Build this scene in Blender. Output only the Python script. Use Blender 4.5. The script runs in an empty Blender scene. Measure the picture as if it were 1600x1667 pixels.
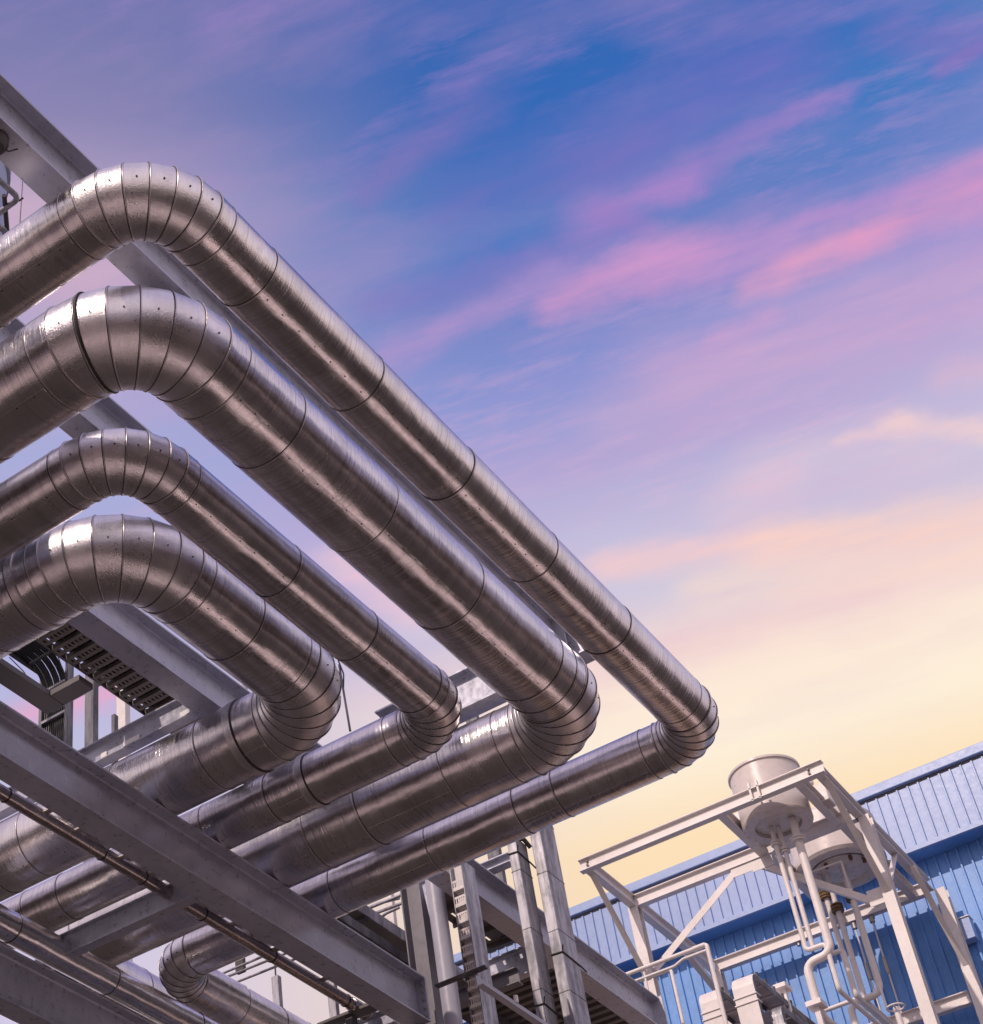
import bpy, bmesh, math, random
from mathutils import Vector as V, Matrix
random.seed(7)
SC = bpy.context.scene
COL = SC.collection
# ---------------------------------------------------------------- surveyed camera
F, CX, CY = 2871.594, 392.934, 1015.430
RM = Matrix(((0.6147551973, -0.7872298194, -0.0484278729),
             (0.4822163643, 0.4237356987, -0.7667564234),
             (0.6241341405, 0.4480147835, 0.6401088410)))
GZ = -1.6                       # ground level, the camera is at eye height above it
def ray(px, py): return RM.transposed() @ V(((px - CX) / F, (py - CY) / F, 1.0))
def on(px, py, x=None, y=None, z=None):
    w = ray(px, py)
    if x is not None: return w * (x / w.x)
    if y is not None: return w * (y / w.y)
    return w * (z / w.z)
def tan(d): return math.tan(math.radians(d))
R = math.radians

# ---------------------------------------------------------------- objects
def link(o, parent=None):
    COL.objects.link(o)
    if parent is not None: o.parent = parent
    return o
def tag(o, label, cat, group=None, kind=None):
    o['label'] = label; o['category'] = cat
    if group: o['group'] = group
    if kind: o['kind'] = kind
    return o
def empty(name, label, cat, loc=(0, 0, 0), group=None):
    o = bpy.data.objects.new(name, None); o.empty_display_size = 0.1
    link(o); o.location = loc
    return tag(o, label, cat, group)
class MB:
    """collects shapes, then links them as one mesh object"""
    def __init__(s):
        s.bm = bmesh.new(); s.uv = s.bm.loops.layers.uv.new('UVMap'); s.mi = 0
    def face(s, vs, smooth=False, uvs=None):
        try: f = s.bm.faces.new(vs)
        except ValueError: return None
        f.smooth = smooth; f.material_index = s.mi
        if uvs:
            for l, u in zip(f.loops, uvs): l[s.uv].uv = u
        else:
            n = f.normal if f.normal.length else V((0, 0, 1)); f.normal_update(); n = f.normal
            a = max(range(3), key=lambda i: abs(n[i])); i, j = [(1, 2), (0, 2), (0, 1)][a]
            for l in f.loops: l[s.uv].uv = (l.vert.co[i], l.vert.co[j])
        return f
    def box(s, c, size, ax=None):
        """box of full size at centre c; ax = three axes"""
        c = V(c); ax = ax or (V((1, 0, 0)), V((0, 1, 0)), V((0, 0, 1)))
        h = [k / 2 for k in size]
        vs = [s.bm.verts.new(c + ax[0] * (sx * h[0]) + ax[1] * (sy * h[1]) + ax[2] * (sz * h[2]))
              for sx in (-1, 1) for sy in (-1, 1) for sz in (-1, 1)]
        for q in ((0, 1, 3, 2), (4, 6, 7, 5), (0, 4, 5, 1), (2, 3, 7, 6), (0, 2, 6, 4), (1, 5, 7, 3)):
            s.face([vs[i] for i in q])
        return s
    def mm(s, a, b):
        a, b = V(a), V(b)
        return s.box((a + b) / 2, (abs(b.x - a.x), abs(b.y - a.y), abs(b.z - a.z)))
    def bar(s, p0, p1, w, h, up=(0, 0, 1)):
        p0, p1 = V(p0), V(p1); a = (p1 - p0).normalized(); up = V(up)
        sd = a.cross(up)
        if sd.length < 1e-4: sd = a.cross(V((1, 0, 0)))
        sd.normalize(); u = sd.cross(a)
        return s.box((p0 + p1) / 2, ((p1 - p0).length, w, h), (a, sd, u))
    def prism(s, p0, p1, prof, up=(0, 0, 1), smooth_idx=()):
        """extrude closed profile [(side, up)] from p0 to p1"""
        p0, p1 = V(p0), V(p1); a = (p1 - p0).normalized(); up = V(up)
        sd = a.cross(up).normalized(); u = sd.cross(a)
        A = [s.bm.verts.new(p0 + sd * x + u * y) for x, y in prof]
        B = [s.bm.verts.new(p1 + sd * x + u * y) for x, y in prof]
        n = len(prof)
        for i in range(n):
            j = (i + 1) % n
            s.face([A[i], B[i], B[j], A[j]], i in smooth_idx)
        s.face(list(reversed(A))); s.face(B)
        return s
    def rings(s, rs, closed_ends=True, smooth=True, sharp_rings=(), u0=0.0, scale_v=None):
        """rs: list of rings (equal length lists of Vectors); quads between successive rings"""
        n = len(rs[0]); VV = [[s.bm.verts.new(p) for p in r] for r in rs]
        u = u0
        cen = [sum(r, V()) / n for r in rs]
        rad = (rs[0][0] - cen[0]).length
        for k in range(len(rs) - 1):
            u1 = u + (cen[k + 1] - cen[k]).length
            for i in range(n):
                j = (i + 1) % n
                v0, v1 = i / n * 6.2832 * rad, (i + 1) / n * 6.2832 * rad
                s.face([VV[k][i], VV[k + 1][i], VV[k + 1][j], VV[k][j]], smooth, [(u, v0), (u1, v0), (u1, v1), (u, v1)])
            u = u1
        for k in sharp_rings:
            for i in range(n):
                e = s.bm.edges.get((VV[k][i], VV[k][(i + 1) % n]))
                if e: e.smooth = False
        if closed_ends:
            for k, rev in ((0, False), (len(rs) - 1, True)):
                f = s.face(list(reversed(VV[k])) if rev else VV[k], False)
                if f:
                    for e in f.edges: e.smooth = False
        return s
    def tube(s, pts, r, n=12, bend=0.0, caps=True, seg=6):
        """round bar along a polyline, corners rounded to radius bend"""
        P = fillet([V(p) for p in pts], bend, seg) if bend else [V(p) for p in pts]
        t0 = (P[1] - P[0]).normalized()
        ref = V((0, 0, 1)) if abs(t0.z) < .9 else V((1, 0, 0))
        sd = t0.cross(ref).normalized(); rs = []
        for i, p in enumerate(P):
            t = (P[min(i + 1, len(P) - 1)] - P[max(i - 1, 0)]).normalized()
            sd = (sd - t * sd.dot(t)).normalized(); u = t.cross(sd)
            k = 1.0
            rs.append([p + (sd * math.cos(a) + u * math.sin(a)) * r * k for a in [6.28318 * q / n for q in range(n)]])
        return s.rings(rs, caps)
    def torus(s, c, axis, R_, r, n=48, m=6):
        c, a = V(c), V(axis).normalized()
        sd = a.orthogonal().normalized(); u = a.cross(sd)
        VV = []
        for i in range(n):
            t = 6.28318 * i / n; d = sd * math.cos(t) + u * math.sin(t)
            VV.append([s.bm.verts.new(c + d * (R_ + r * math.cos(6.28318 * k / m)) + a * (r * math.sin(6.28318 * k / m))) for k in range(m)])
        for i in range(n):
            for k in range(m):
                s.face([VV[i][k], VV[(i + 1) % n][k], VV[(i + 1) % n][(k + 1) % m], VV[i][(k + 1) % m]], True)
        return s
    def cyl(s, p0, p1, r, n=24, r1=None, caps=True):
        p0, p1 = V(p0), V(p1); a = (p1 - p0).normalized(); sd = a.orthogonal().normalized(); u = a.cross(sd)
        mk = lambda p, q: [p + (sd * math.cos(6.28318 * i / n) + u * math.sin(6.28318 * i / n)) * q for i in range(n)]
        return s.rings([mk(p0, r), mk(p1, r if r1 is None else r1)], caps)
    def lathe(s, c, prof, n=40):
        """vertical revolve; prof = [(radius, z)]"""
        c = V(c)
        rs = [[c + V((math.cos(6.28318 * i / n) * q, math.sin(6.28318 * i / n) * q, z)) for i in range(n)] for q, z in prof]
        return s.rings(rs, True, True, sharp_rings=range(1, len(prof) - 1))
    def build(s, name, mat, parent=None, bevel=0.0):
        bmesh.ops.recalc_face_normals(s.bm, faces=s.bm.faces)
        me = bpy.data.meshes.new(name); s.bm.to_mesh(me); s.bm.free()
        for m in (mat if isinstance(mat, (list, tuple)) else [mat]): me.materials.append(m)
        o = link(bpy.data.objects.new(name, me), parent)
        if parent is not None:
            p = parent; off = V(p.location)
            while p.parent is not None: p = p.parent; off += V(p.location)
            me.transform(Matrix.Translation(-off))
        else:
            lo = [min(v.co[i] for v in me.vertices) for i in range(3)]; hi = [max(v.co[i] for v in me.vertices) for i in range(3)]
            c = V(((lo[0] + hi[0]) / 2, (lo[1] + hi[1]) / 2, lo[2]))
            me.transform(Matrix.Translation(-c)); o.location = c
        if bevel:
            b = o.modifiers.new('Bevel', 'BEVEL'); b.width = bevel; b.segments = 2; b.limit_method = 'ANGLE'; b.angle_limit = R(40)
        return o
def fillet(P, r, seg=6):
    out = [P[0]]
    for i in range(1, len(P) - 1):
        a, b, c = P[i - 1], P[i], P[i + 1]
        d0, d1 = (a - b), (c - b); l = min(d0.length, d1.length) * .49; d0.normalize(); d1.normalize()
        ang = d0.angle(d1)
        if ang > 3.1: out.append(b); continue
        t = min(r / math.tan(ang / 2), l); rr = t * math.tan(ang / 2)
        cen = b + (d0 + d1).normalized() * (rr / math.sin(ang / 2))
        s0, s1 = b + d0 * t - cen, b + d1 * t - cen; tot = s0.angle(s1); ax = s0.cross(s1).normalized()
        for k in range(seg + 1): out.append(cen + Matrix.Rotation(tot * k / seg, 3, ax) @ s0)
    return out + [P[-1]]
def copy_tree(o, parent=None):
    c = o.copy(); COL.objects.link(c)
    if parent is not None: c.parent = parent
    for ch in list(o.children): copy_tree(ch, c)
    return c

# ---------------------------------------------------------------- materials
def nodes(m):
    m.use_nodes = True; nt = m.node_tree; nt.nodes.clear(); return nt
def N(nt, typ, **kw):
    n = nt.nodes.new(typ)
    for k, v in kw.items():
        if k.startswith('i_'):
            key = k[2:]; key = int(key) if key.isdigit() else key.replace('_', ' ')
            if isinstance(v, bpy.types.NodeSocket): nt.links.new(v, n.inputs[key])
            else: n.inputs[key].default_value = v
        else: setattr(n, k, v)
    return n
def math_(nt, op, a, b=None, c=None, clamp=False):
    n = nt.nodes.new('ShaderNodeMath'); n.operation = op; n.use_clamp = clamp
    for i, v in enumerate((a, b, c)):
        if v is None: continue
        if isinstance(v, bpy.types.NodeSocket): nt.links.new(v, n.inputs[i])
        else: n.inputs[i].default_value = v
    return n.outputs[0]
def mapr(nt, v, a, b, c=0.0, d=1.0, smooth=False):
    n = nt.nodes.new('ShaderNodeMapRange'); n.clamp = True
    if smooth: n.interpolation_type = 'SMOOTHSTEP'
    nt.links.new(v, n.inputs[0])
    for i, q in zip((1, 2, 3, 4), (a, b, c, d)): n.inputs[i].default_value = q
    return n.outputs[0]
def noise(nt, vec, scale, detail=2.0, rough=.5, out='Fac'):
    n = nt.nodes.new('ShaderNodeTexNoise'); nt.links.new(vec, n.inputs['Vector'])
    n.inputs['Scale'].default_value = scale; n.inputs['Detail'].default_value = detail; n.inputs['Roughness'].default_value = rough
    return n.outputs[out]
def scaled(nt, vec, s):
    n = nt.nodes.new('ShaderNodeVectorMath'); n.operation = 'MULTIPLY'; nt.links.new(vec, n.inputs[0]); n.inputs[1].default_value = s
    return n.outputs[0]
def mixc(nt, f, a, b):
    n = nt.nodes.new('ShaderNodeMix'); n.data_type = 'RGBA'
    for k, v in ((0, f), (6, a), (7, b)):
        if isinstance(v, bpy.types.NodeSocket): nt.links.new(v, n.inputs[k])
        else: n.inputs[k].default_value = v if k == 0 else (*v[:3], 1)
    return n.outputs[2]
def bump(nt, h, dist, strength=1.0, normal=None):
    n = nt.nodes.new('ShaderNodeBump'); nt.links.new(h, n.inputs['Height']); n.inputs['Distance'].default_value = dist; n.inputs['Strength'].default_value = strength
    if normal is not None: nt.links.new(normal, n.inputs['Normal'])
    return n.outputs[0]
def principled(name):
    m = bpy.data.materials.new(name); nt = nodes(m)
    p = nt.nodes.new('ShaderNodeBsdfPrincipled'); o = nt.nodes.new('ShaderNodeOutputMaterial')
    nt.links.new(p.outputs[0], o.inputs[0]); return m, nt, p
def objco(nt): return nt.nodes.new('ShaderNodeTexCoord').outputs['Object']

def cladding(name, base, rough, lines, stucco):
    """thin aluminium jacket sheet: fine lines round the pipe, stucco grain, dull patches"""
    m, nt, p = principled(name)
    tc = nt.nodes.new('ShaderNodeTexCoord'); uv, ob = tc.outputs['UV'], tc.outputs['Object']
    big = noise(nt, ob, 2.3, 3); mid = noise(nt, scaled(nt, uv, (9.0, .9, 1)), 1.0, 4, .6)
    strk = noise(nt, scaled(nt, uv, (105.0, 2.4, 1)), 1.0, 3, .65)
    wav = noise(nt, scaled(nt, uv, (46.0, 1.3, 1)), 1.0, 2, .55)
    dent = noise(nt, scaled(nt, uv, (3.2, 4.5, 1)), 1.0, 2, .5)
    grain = noise(nt, ob, 110.0, 2, .65); blot = noise(nt, ob, 38.0, 3, .6); stain = mapr(nt, noise(nt, scaled(nt, uv, (5.0, 2.2, 1)), 1.0, 5, .65), .54, .66)
    dull = math_(nt, 'ADD', math_(nt, 'MULTIPLY', big, .6), math_(nt, 'MULTIPLY', mid, .4))
    c = mixc(nt, mapr(nt, dull, .35, .68), [k * .76 for k in base], [min(1, k * 1.08) for k in base])
    c = mixc(nt, mapr(nt, wav, .36, .47, .30 * lines, 0), c, [k * .40 for k in base])
    c = mixc(nt, mapr(nt, strk, .30, .50, .30 * lines, 0), c, [k * .45 for k in base])
    c = mixc(nt, mapr(nt, blot, .56, .70, 0, .22), c, [k * .55 for k in base])
    c = mixc(nt, math_(nt, 'MULTIPLY', stain, .22), c, [k * .5 for k in base])
    nt.links.new(c, p.inputs['Base Color']); p.inputs['Metallic'].default_value = 1.0
    rg = math_(nt, 'ADD', math_(nt, 'MULTIPLY_ADD', stain, .07, rough), math_(nt, 'ADD', math_(nt, 'MULTIPLY', math_(nt, 'SUBTRACT', dull, .5), .26), math_(nt, 'MULTIPLY', math_(nt, 'SUBTRACT', blot, .5), .16)))
    nt.links.new(rg, p.inputs['Roughness'])
    n0 = bump(nt, dent, .010); n1 = bump(nt, strk, .0012 * lines, 1, n0); n2 = bump(nt, wav, .0022 * lines, 1, n1); n3 = bump(nt, grain, .0016 * stucco, 1, n2)
    nt.links.new(n3, p.inputs['Normal'])
    return m
def paint(name, col, rough=.42, dirt=.25, spec=.5, spots=0.0, metal=0.0):
    m, nt, p = principled(name); ob = objco(nt)
    a = noise(nt, ob, 1.7, 4, .6); b = noise(nt, ob, 14.0, 3, .6)
    f = math_(nt, 'ADD', math_(nt, 'MULTIPLY', a, .6), math_(nt, 'MULTIPLY', b, .4))
    c = mixc(nt, mapr(nt, f, .38, .7), [k * (1 - dirt) for k in col], col)
    if spots:
        s = noise(nt, ob, 60.0, 2); c = mixc(nt, mapr(nt, s, .70, .76, 0, spots), c, (.16, .11, .08))
    nt.links.new(c, p.inputs['Base Color']); p.inputs['Metallic'].default_value = metal
    p.inputs['Specular IOR Level'].default_value = spec
    nt.links.new(mapr(nt, b, .3, .7, rough - .08, rough + .1), p.inputs['Roughness'])
    nt.links.new(bump(nt, b, .0012), p.inputs['Normal'])
    return m
def galvanised(name, col):
    m, nt, p = principled(name); ob = objco(nt)
    st = noise(nt, scaled(nt, ob, (9, 9, 1.6)), 1.0, 5, .65); vo = nt.nodes.new('ShaderNodeTexVoronoi'); nt.links.new(ob, vo.inputs['Vector']); vo.inputs['Scale'].default_value = 26
    c = mixc(nt, mapr(nt, st, .42, .60), [k * .48 for k in col], col)
    c = mixc(nt, math_(nt, 'MULTIPLY', vo.outputs['Color'], .22), c, [min(1, k * 1.5) for k in col])
    nt.links.new(c, p.inputs['Base Color']); p.inputs['Metallic'].default_value = .55
    nt.links.new(mapr(nt, st, .35, .65, .62, .38), p.inputs['Roughness'])
    return m
M = {}
M['clad'] = cladding('aluminium_jacket', (.77, .735, .75), .205, 1.0, .55)
M['clad_elbow'] = cladding('stucco_aluminium_jacket', (.78, .75, .775), .30, .3, 1.1)
M['seam'] = cladding('seam_metal', (.60, .56, .57), .30, 0.1, .3)
M['sealant'] = paint('dark_sealant', (.035, .03, .03), .6)
M['beam'] = paint('grey_lavender_steel_paint', (.50, .515, .62), .32, .32, .6, .16, .3)
M['beam_dark'] = paint('dark_grey_steel_paint', (.13, .12, .125), .5)
M['frame'] = paint('off_white_steel_paint', (.78, .735, .73), .40, .2, .5, .5)
M['tank'] = paint('cream_tank_paint', (.66, .60, .58), .30, .12)
M['post'] = paint('light_grey_post_paint', (.40, .40, .48), .36, .12)
M['galv'] = galvanised('galvanised_steel', (.37, .365, .41))
M['galv_dark'] = galvanised('dark_galvanised_steel', (.16, .16, .18))  # darker galvanised tone for posts, rails and rungs
M['rubber'] = paint('black_cable_sheath', (.018, .017, .018), .45)
M['rust'] = paint('rusty_brown_metal', (.21, .12, .055), .7, .5)
M['bolt'] = paint('bolt_zinc', (.45, .42, .40), .4, .3, .5, 0, .7)
M['dark'] = paint('near_black_steel', (.05, .045, .045), .6)  # one very dark steel colour for small fittings
M['copper'] = cladding('brown_clad_tube', (.52, .45, .43), .24, .5, .5)
M['bluepipe'] = cladding('bright_jacket', (.84, .82, .84), .17, .7, .5)
M['deck'] = paint('brown_grey_deck_sheet', (.17, .145, .13), .5, .4)
M['blue'] = paint('blue_wall_sheet', (.14, .345, .77), .38, .22)
M['blue_light'] = paint('sky_paled_parapet_sheet', (.285, .395, .68), .36, .12)  # wall blue made paler, sky reflection put into the colour
M['vessel'] = paint('pale_blue_vessel_paint', (.42, .47, .58), .35, .1)
M['nwall'] = paint('brown_grey_render', (.17, .135, .125), .8, .35)
M['tan'] = paint('tan_reflection_plinth', (.46, .33, .255), .8, .25)  # tan invented for the unseen plinth, mirrored in the pipes
M['column'] = paint('shade_darkened_column_paint', (.20, .19, .22), .42, .25)  # column paint darkened to stand in for shade
M['pale_wall'] = paint('pale_brown_render', (.46, .385, .36), .8, .3)
M['white'] = paint('white_enamel', (.8, .78, .78), .4, .05)
M['gantry'] = M['frame']

# ---------------------------------------------------------------- ground and setting
def ground():
    m, nt, p = principled('dark_yard_ground'); ob = objco(nt)
    a = noise(nt, ob, .35, 5, .6); b = noise(nt, ob, 6, 4, .6)
    c = mixc(nt, a, (.026, .020, .018), (.042, .033, .029)); c = mixc(nt, mapr(nt, b, .5, .8, 0, .5), c, (.05, .042, .037))
    nt.links.new(c, p.inputs['Base Color']); p.inputs['Roughness'].default_value = .9
    g = MB(); g.mm((-900, -900, GZ - .5), (900, 900, GZ)); o = g.build('ground', m); o['kind'] = 'structure'
    tag(o, 'dark bare yard ground under the pipe rack', 'ground')
    m2, nt, p = principled('pale_sunlit_ground'); ob = objco(nt)
    a = noise(nt, ob, .5, 5, .6); b = noise(nt, ob, 9, 3)
    c = mixc(nt, mapr(nt, a, .35, .65), (.88, .75, .69), (.93, .80, .74)); c = mixc(nt, mapr(nt, b, .5, .75, 0, .4), c, (.68, .57, .52))
    nt.links.new(c, p.inputs['Base Color']); p.inputs['Roughness'].default_value = .85
    g = MB(); g.mm((-30, -.2, GZ - .3), (60, 2.7, GZ + .12)); o = g.build('sunlit_ground_strip', m2); o['kind'] = 'structure'  # sunlit ground put into a pale colour, mirrored as the pipes' highlight band
    tag(o, 'pale ground strip beside the pipe rack, sunlight put into its colour', 'lane')
    m3, nt, p = principled('reflection_paving'); ob = objco(nt)
    a = noise(nt, ob, .4, 5, .6); b = noise(nt, ob, 7, 3)
    c = mixc(nt, mapr(nt, a, .35, .65), (.36, .30, .28), (.46, .385, .355)); c = mixc(nt, mapr(nt, b, .5, .75, 0, .4), c, (.27, .21, .18))
    nt.links.new(c, p.inputs['Base Color']); p.inputs['Roughness'].default_value = .9
    g = MB(); g.mm((-22, 2.8, GZ - .3), (-2.5, 26, GZ + .06)); o = g.build('added_paving', m3); o['kind'] = 'structure'  # unseen lighter ground, added to brighten reflections in the lower pipe arms
    tag(o, 'unseen brown paving behind the viewpoint, added to lighten pipe reflections', 'yard')
ground()

# ---------------------------------------------------------------- the four clad pipes
def dirv(a, b): return (V(b) - V(a)).normalized()
def seam_ring(parent, c, axis, r, minor, mat, name='seam_band'):
    return MB().torus(c, axis, r, minor, 56, 6).build(name, mat, parent)
def clad_pipe(label, r, corners, R_, seams, group, name='insulated_pipe', mats=('clad', 'clad_elbow'), cat='pipe', gores=6, rivet=True, bead=.0055, dark=()):
    """corners: points of the centre line; R_: elbow radius; seams: per straight a list of (distance from its first corner, kind)"""
    C = [V(c) for c in corners]
    root = empty(name, label, cat, C[0], group)
    n = 64
    def ring(c, ax, rad, sd):
        u = ax.cross(sd)
        return [c + (sd * math.cos(6.28318 * i / n) + u * math.sin(6.28318 * i / n)) * rad for i in range(n)]
    up = V((0, 0, 1))
    for k in range(len(C) - 1):
        a, b = C[k], C[k + 1]; d = dirv(a, b); L = (b - a).length
        s0 = R_ if k > 0 else 0.0; s1 = L - (R_ if k < len(C) - 2 else 0.0)
        sd = d.cross(up).normalized()
        cuts = sorted(q for q, kd in seams[k] if s0 + .02 < q < s1 - .02)
        ks = [s0] + cuts + [s1]
        rs = []; sharp = []
        for i in range(len(ks) - 1):
            rr = r + (.0028 if (i + k) % 2 else 0.0)
            rs.append(ring(a + d * ks[i], d, rr, sd)); rs.append(ring(a + d * ks[i + 1], d, rr, sd))
        m = MB(); m.rings(rs, True, True, sharp_rings=range(1, len(rs) - 1))
        if k < 3:
            for i in range(len(ks) - 1):
                th = R(-66 + (7 if i % 2 else -5)) if k != 2 else R(-112 + (6 if i % 2 else -5))
                nn = sd * math.cos(th) + d.cross(sd) * math.sin(th)
                if nn.z > 0: nn = sd * math.cos(th) - d.cross(sd) * math.sin(th)
                tt = d.cross(nn); m.mi = 0
                a0, a1 = a + d * (ks[i] + .012) + nn * (r + .002), a + d * (ks[i + 1] - .012) + nn * (r + .002)
                if (a1 - a0).length > .2:
                    m.box((a0 + a1) / 2 - nn * .0015, ((a1 - a0).length, .022, .005), (d, tt, nn)); m.mi = 1
                    q = a0 + d * .06
                    while (q - a0).length < (a1 - a0).length - .05:
                        m.cyl(q, q + nn * .004, .0045, 6); q = q + d * (.15 + random.uniform(-.02, .02))
        st = m.build('straight_jacket', [M[mats[0]], M['sealant']], root)
        for q, kd in seams[k]:
            c = a + d * q
            if kd == 's': seam_ring(st, c, d, r + .0014, bead * .5, M['sealant'], 'sealed_joint'); seam_ring(st, c + d * .009, d, r + .0018, bead * .5, M['seam'])
            elif kd == 'd':
                seam_ring(st, c, d, r + .0016, bead * .68, M['sealant'], 'sealed_joint'); seam_ring(st, c + d * .012, d, r + .0022, bead * .6, M['seam'])
            elif kd == 'b':
                cb = MB().cyl(c - d * .03, c + d * .03, r + .010, 64).build('clamp_band', M['clad_elbow'], st)
                seam_ring(st, c - d * .034, d, r + .003, bead * 1.5, M['sealant'], 'sealed_joint'); seam_ring(st, c + d * .034, d, r + .004, bead, M['seam'])
        if k > 0:   # mitred elbow before this straight
            d0 = dirv(C[k - 1], C[k]); cen = a - d0 * R_ + d * R_; ax = d0.cross(d)
            rs = []; cc = []
            for i in range(gores + 1):
                t = (math.pi / 2) * i / gores
                out = (-d) * math.cos(t) + d0 * math.sin(t); tg = d0 * math.cos(t) + d * math.sin(t)
                c = cen + out * R_; cc.append((c, tg, out)); rs.append(ring(c, tg, r + .001, tg.cross(up).normalized()))
            m = MB(); m.rings(rs, False, True, sharp_rings=range(0, gores + 1))
            if rivet:
                m.mi = 1
                for i in range(gores):
                    t = (math.pi / 2) * (i + .5) / gores
                    out = (-d) * math.cos(t) + d0 * math.sin(t); nn = (out * .975 - up * .22).normalized()
                    kk = R_ * (math.cos(math.pi / 4 / gores))
                    c = cen + out * kk + nn * (r * .994)
                    m.cyl(c, c + nn * .005, .0058, 8)
            el = m.build('elbow_jacket', [M[mats[1]], M['sealant']], root)
            for i, (c, tg, out) in enumerate(cc):
                if (k, i) in dark: seam_ring(el, c + tg * .014, tg, r + .002, bead * 1.7, M['sealant'], 'sealed_joint')
                seam_ring(el, c - tg * .007, tg, r + .0022, bead * .5, M['sealant'], 'sealed_joint')
                seam_ring(el, c, tg, r + .003, bead * .8 if i not in (0, gores) else bead * 1.15, M['seam'])
    return root
G = 'large clad pipes of the looping pipe bundle'
def sl(base, sgn, *xs):
    return [(abs(x - base), k) for x, k in xs]
P1, P2, P3, P4 = (3.6325, 4.4743, 11.1483, .2085, 7.952), (4.3260, 5.2075, 10.4417, .3067, 8.050), (5.0363, 5.9002, 9.6603, .2110, 7.954), (5.6759, 6.6084, 8.9610, .2997, 8.043)
def loop(p, label, R_, upper, longs, lower, third=None, yend=14.0, dark=()):
    y, xu, xl, r, z = p; y0 = 13.0
    cs = [(xu, y0, z), (xu, y, z), (xl, y, z)]
    ss = [[(y0 - q, k) for q, k in upper], [(q - xu, k) for q, k in longs], [(q - y, k) for q, k in lower]]
    if third: cs += [(xl, third[0], z), (third[1], third[0], z)]; ss.append([(q - xl, k) for q, k in third[2]])
    else: cs.append((xl, yend, z))
    return clad_pipe(label, r, cs, R_, ss, G, dark=dark)
loop(P1, 'outermost clad pipe of the bundle, topmost against the sky with the longest slanting run', .37, [(4.86, 'd'), (6.2, 's'), (4.12, 's')],
     [(4.96, 's'), (10.62, 's'), (5.34, 's'), (6.40, 'd'), (7.43, 'd'), (8.48, 'd'), (9.52, 'd')], [(4.12, 's'), (4.91, 'd'), (5.28, 'd'), (6.13, 's'), (7.12, 's'), (8.0, 's')], (9.1, 19.0, [(12.15, 's'), (12.75, 'd'), (13.2, 'd'), (14.5, 's')]))
loop(P2, 'thick clad pipe of the bundle just inside the outermost one, second from the top', .48, [(5.6, 's'), (7, 's'), (4.97, 's')],
     [(5.87, 's'), (9.82, 's'), (6.43, 's'), (7.45, 's'), (8.52, 's'), (9.61, 'd')], [(4.96, 's'), (5.46, 's'), (6.28, 'd'), (6.80, 'd'), (7.6, 's')], (9.85, 19.0, [(11.5, 'd'), (12.0, 'd'), (13.1, 'd')]), dark=((1, 1), (2, 0)))
loop(P3, 'thin clad pipe between the two thick pipes of the bundle, third from the top', .36, [(6.3, 's'), (5.51, 's')],
     [(6.38, 's'), (9.2, 's'), (7.46, 's'), (8.37, 'd')], [(5.53, 's'), (6.33, 'b'), (6.68, 'd'), (7.33, 's'), (8.9, 's'), (9.3, 's')])
loop(P4, 'innermost thick clad pipe of the bundle, with the shortest slanting run', .50, [(6.45, 'b'), (6.85, 'd'), (6.30, 's')],
     [(7.24, 's'), (8.34, 's'), (7.79, 's')], [(6.42, 'b'), (6.74, 'd'), (7.61, 's'), (8.6, 's'), (9.0, 's')])

# ---------------------------------------------------------------- steel beams
def iprof(h, w, tf, tw, fr=.018):
    """closed I profile, origin at bottom centre: [(side, up)]"""
    q = []
    def arc(cx, cy, a0, a1):
        return [(cx + fr * math.cos(R(a0 + (a1 - a0) * i / 3)), cy + fr * math.sin(R(a0 + (a1 - a0) * i / 3))) for i in range(4)]
    hw, ht = w / 2, tw / 2
    q += [(-hw, 0), (hw, 0), (hw, tf)]
    q += arc(ht + fr, tf + fr, -90, -180)
    q += arc(ht + fr, h - tf - fr, 180, 90)
    q += [(hw, h - tf), (hw, h), (-hw, h), (-hw, h - tf)]
    q += arc(-ht - fr, h - tf - fr, 90, 0)
    q += arc(-ht - fr, tf + fr, 0, -90)
    q += [(-hw, tf)]
    return q
def ibeam(p0, p1, h, w, tf=.016, tw=.011, mat='beam', name='steel_beam', up=(0, 0, 1), parent=None, fr=.018):
    """I section from p0 to p1 (points on the underside centre line)"""
    m = MB(); pr = iprof(h, w, tf, tw, fr); m.prism(p0, p1, pr, up)
    return m.build(name, M[mat], parent)
def bolts(parent, pts, axis, r=.014, l=.02, mat='bolt'):
    for p in pts:
        p = V(p); a = V(axis).normalized()
        MB().cyl(p, p + a * l, r, 6).build('bolt', M[mat], parent)
BG = 'painted steel beams of the pipe rack'
# the front beam that carries the lower arms
fb = empty('steel_beam', 'big grey I-beam crossing in front of the lower pipe arms, the nearest full-length beam', 'beam', (9, 7.36, 7.29), BG)
ibeam((4.6, 7.358, 7.29), (12.60, 7.358, 7.29), .453, .223, .018, .012, 'beam', 'beam_section', parent=fb)
MB().mm((12.60, 7.25, 7.30), (12.625, 7.466, 7.735)).build('end_plate', M['beam'], fb)
for i in range(5):
    z = 7.35 + .082 * i
    for y in (7.285, 7.43): MB().cyl((12.60, y, z), (12.575, y, z), .017, 6).build('bolt', M['bolt'], fb)
zb = 8.4
b1 = empty('steel_beam', 'grey I-beam running just behind the outermost pipe and up to the top left corner', 'beam', (7, 4.3, zb), BG)
x_end = on(932, 1046, z=zb + .1).x
ibeam((1.0, 4.304, zb), (x_end, 4.304, zb), .405, .194, .016, .011, 'beam', 'beam_section', parent=b1)
MB().mm((x_end, 4.21, zb + .01), (x_end + .02, 4.40, zb + .39)).build('end_plate', M['beam'], b1)
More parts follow.
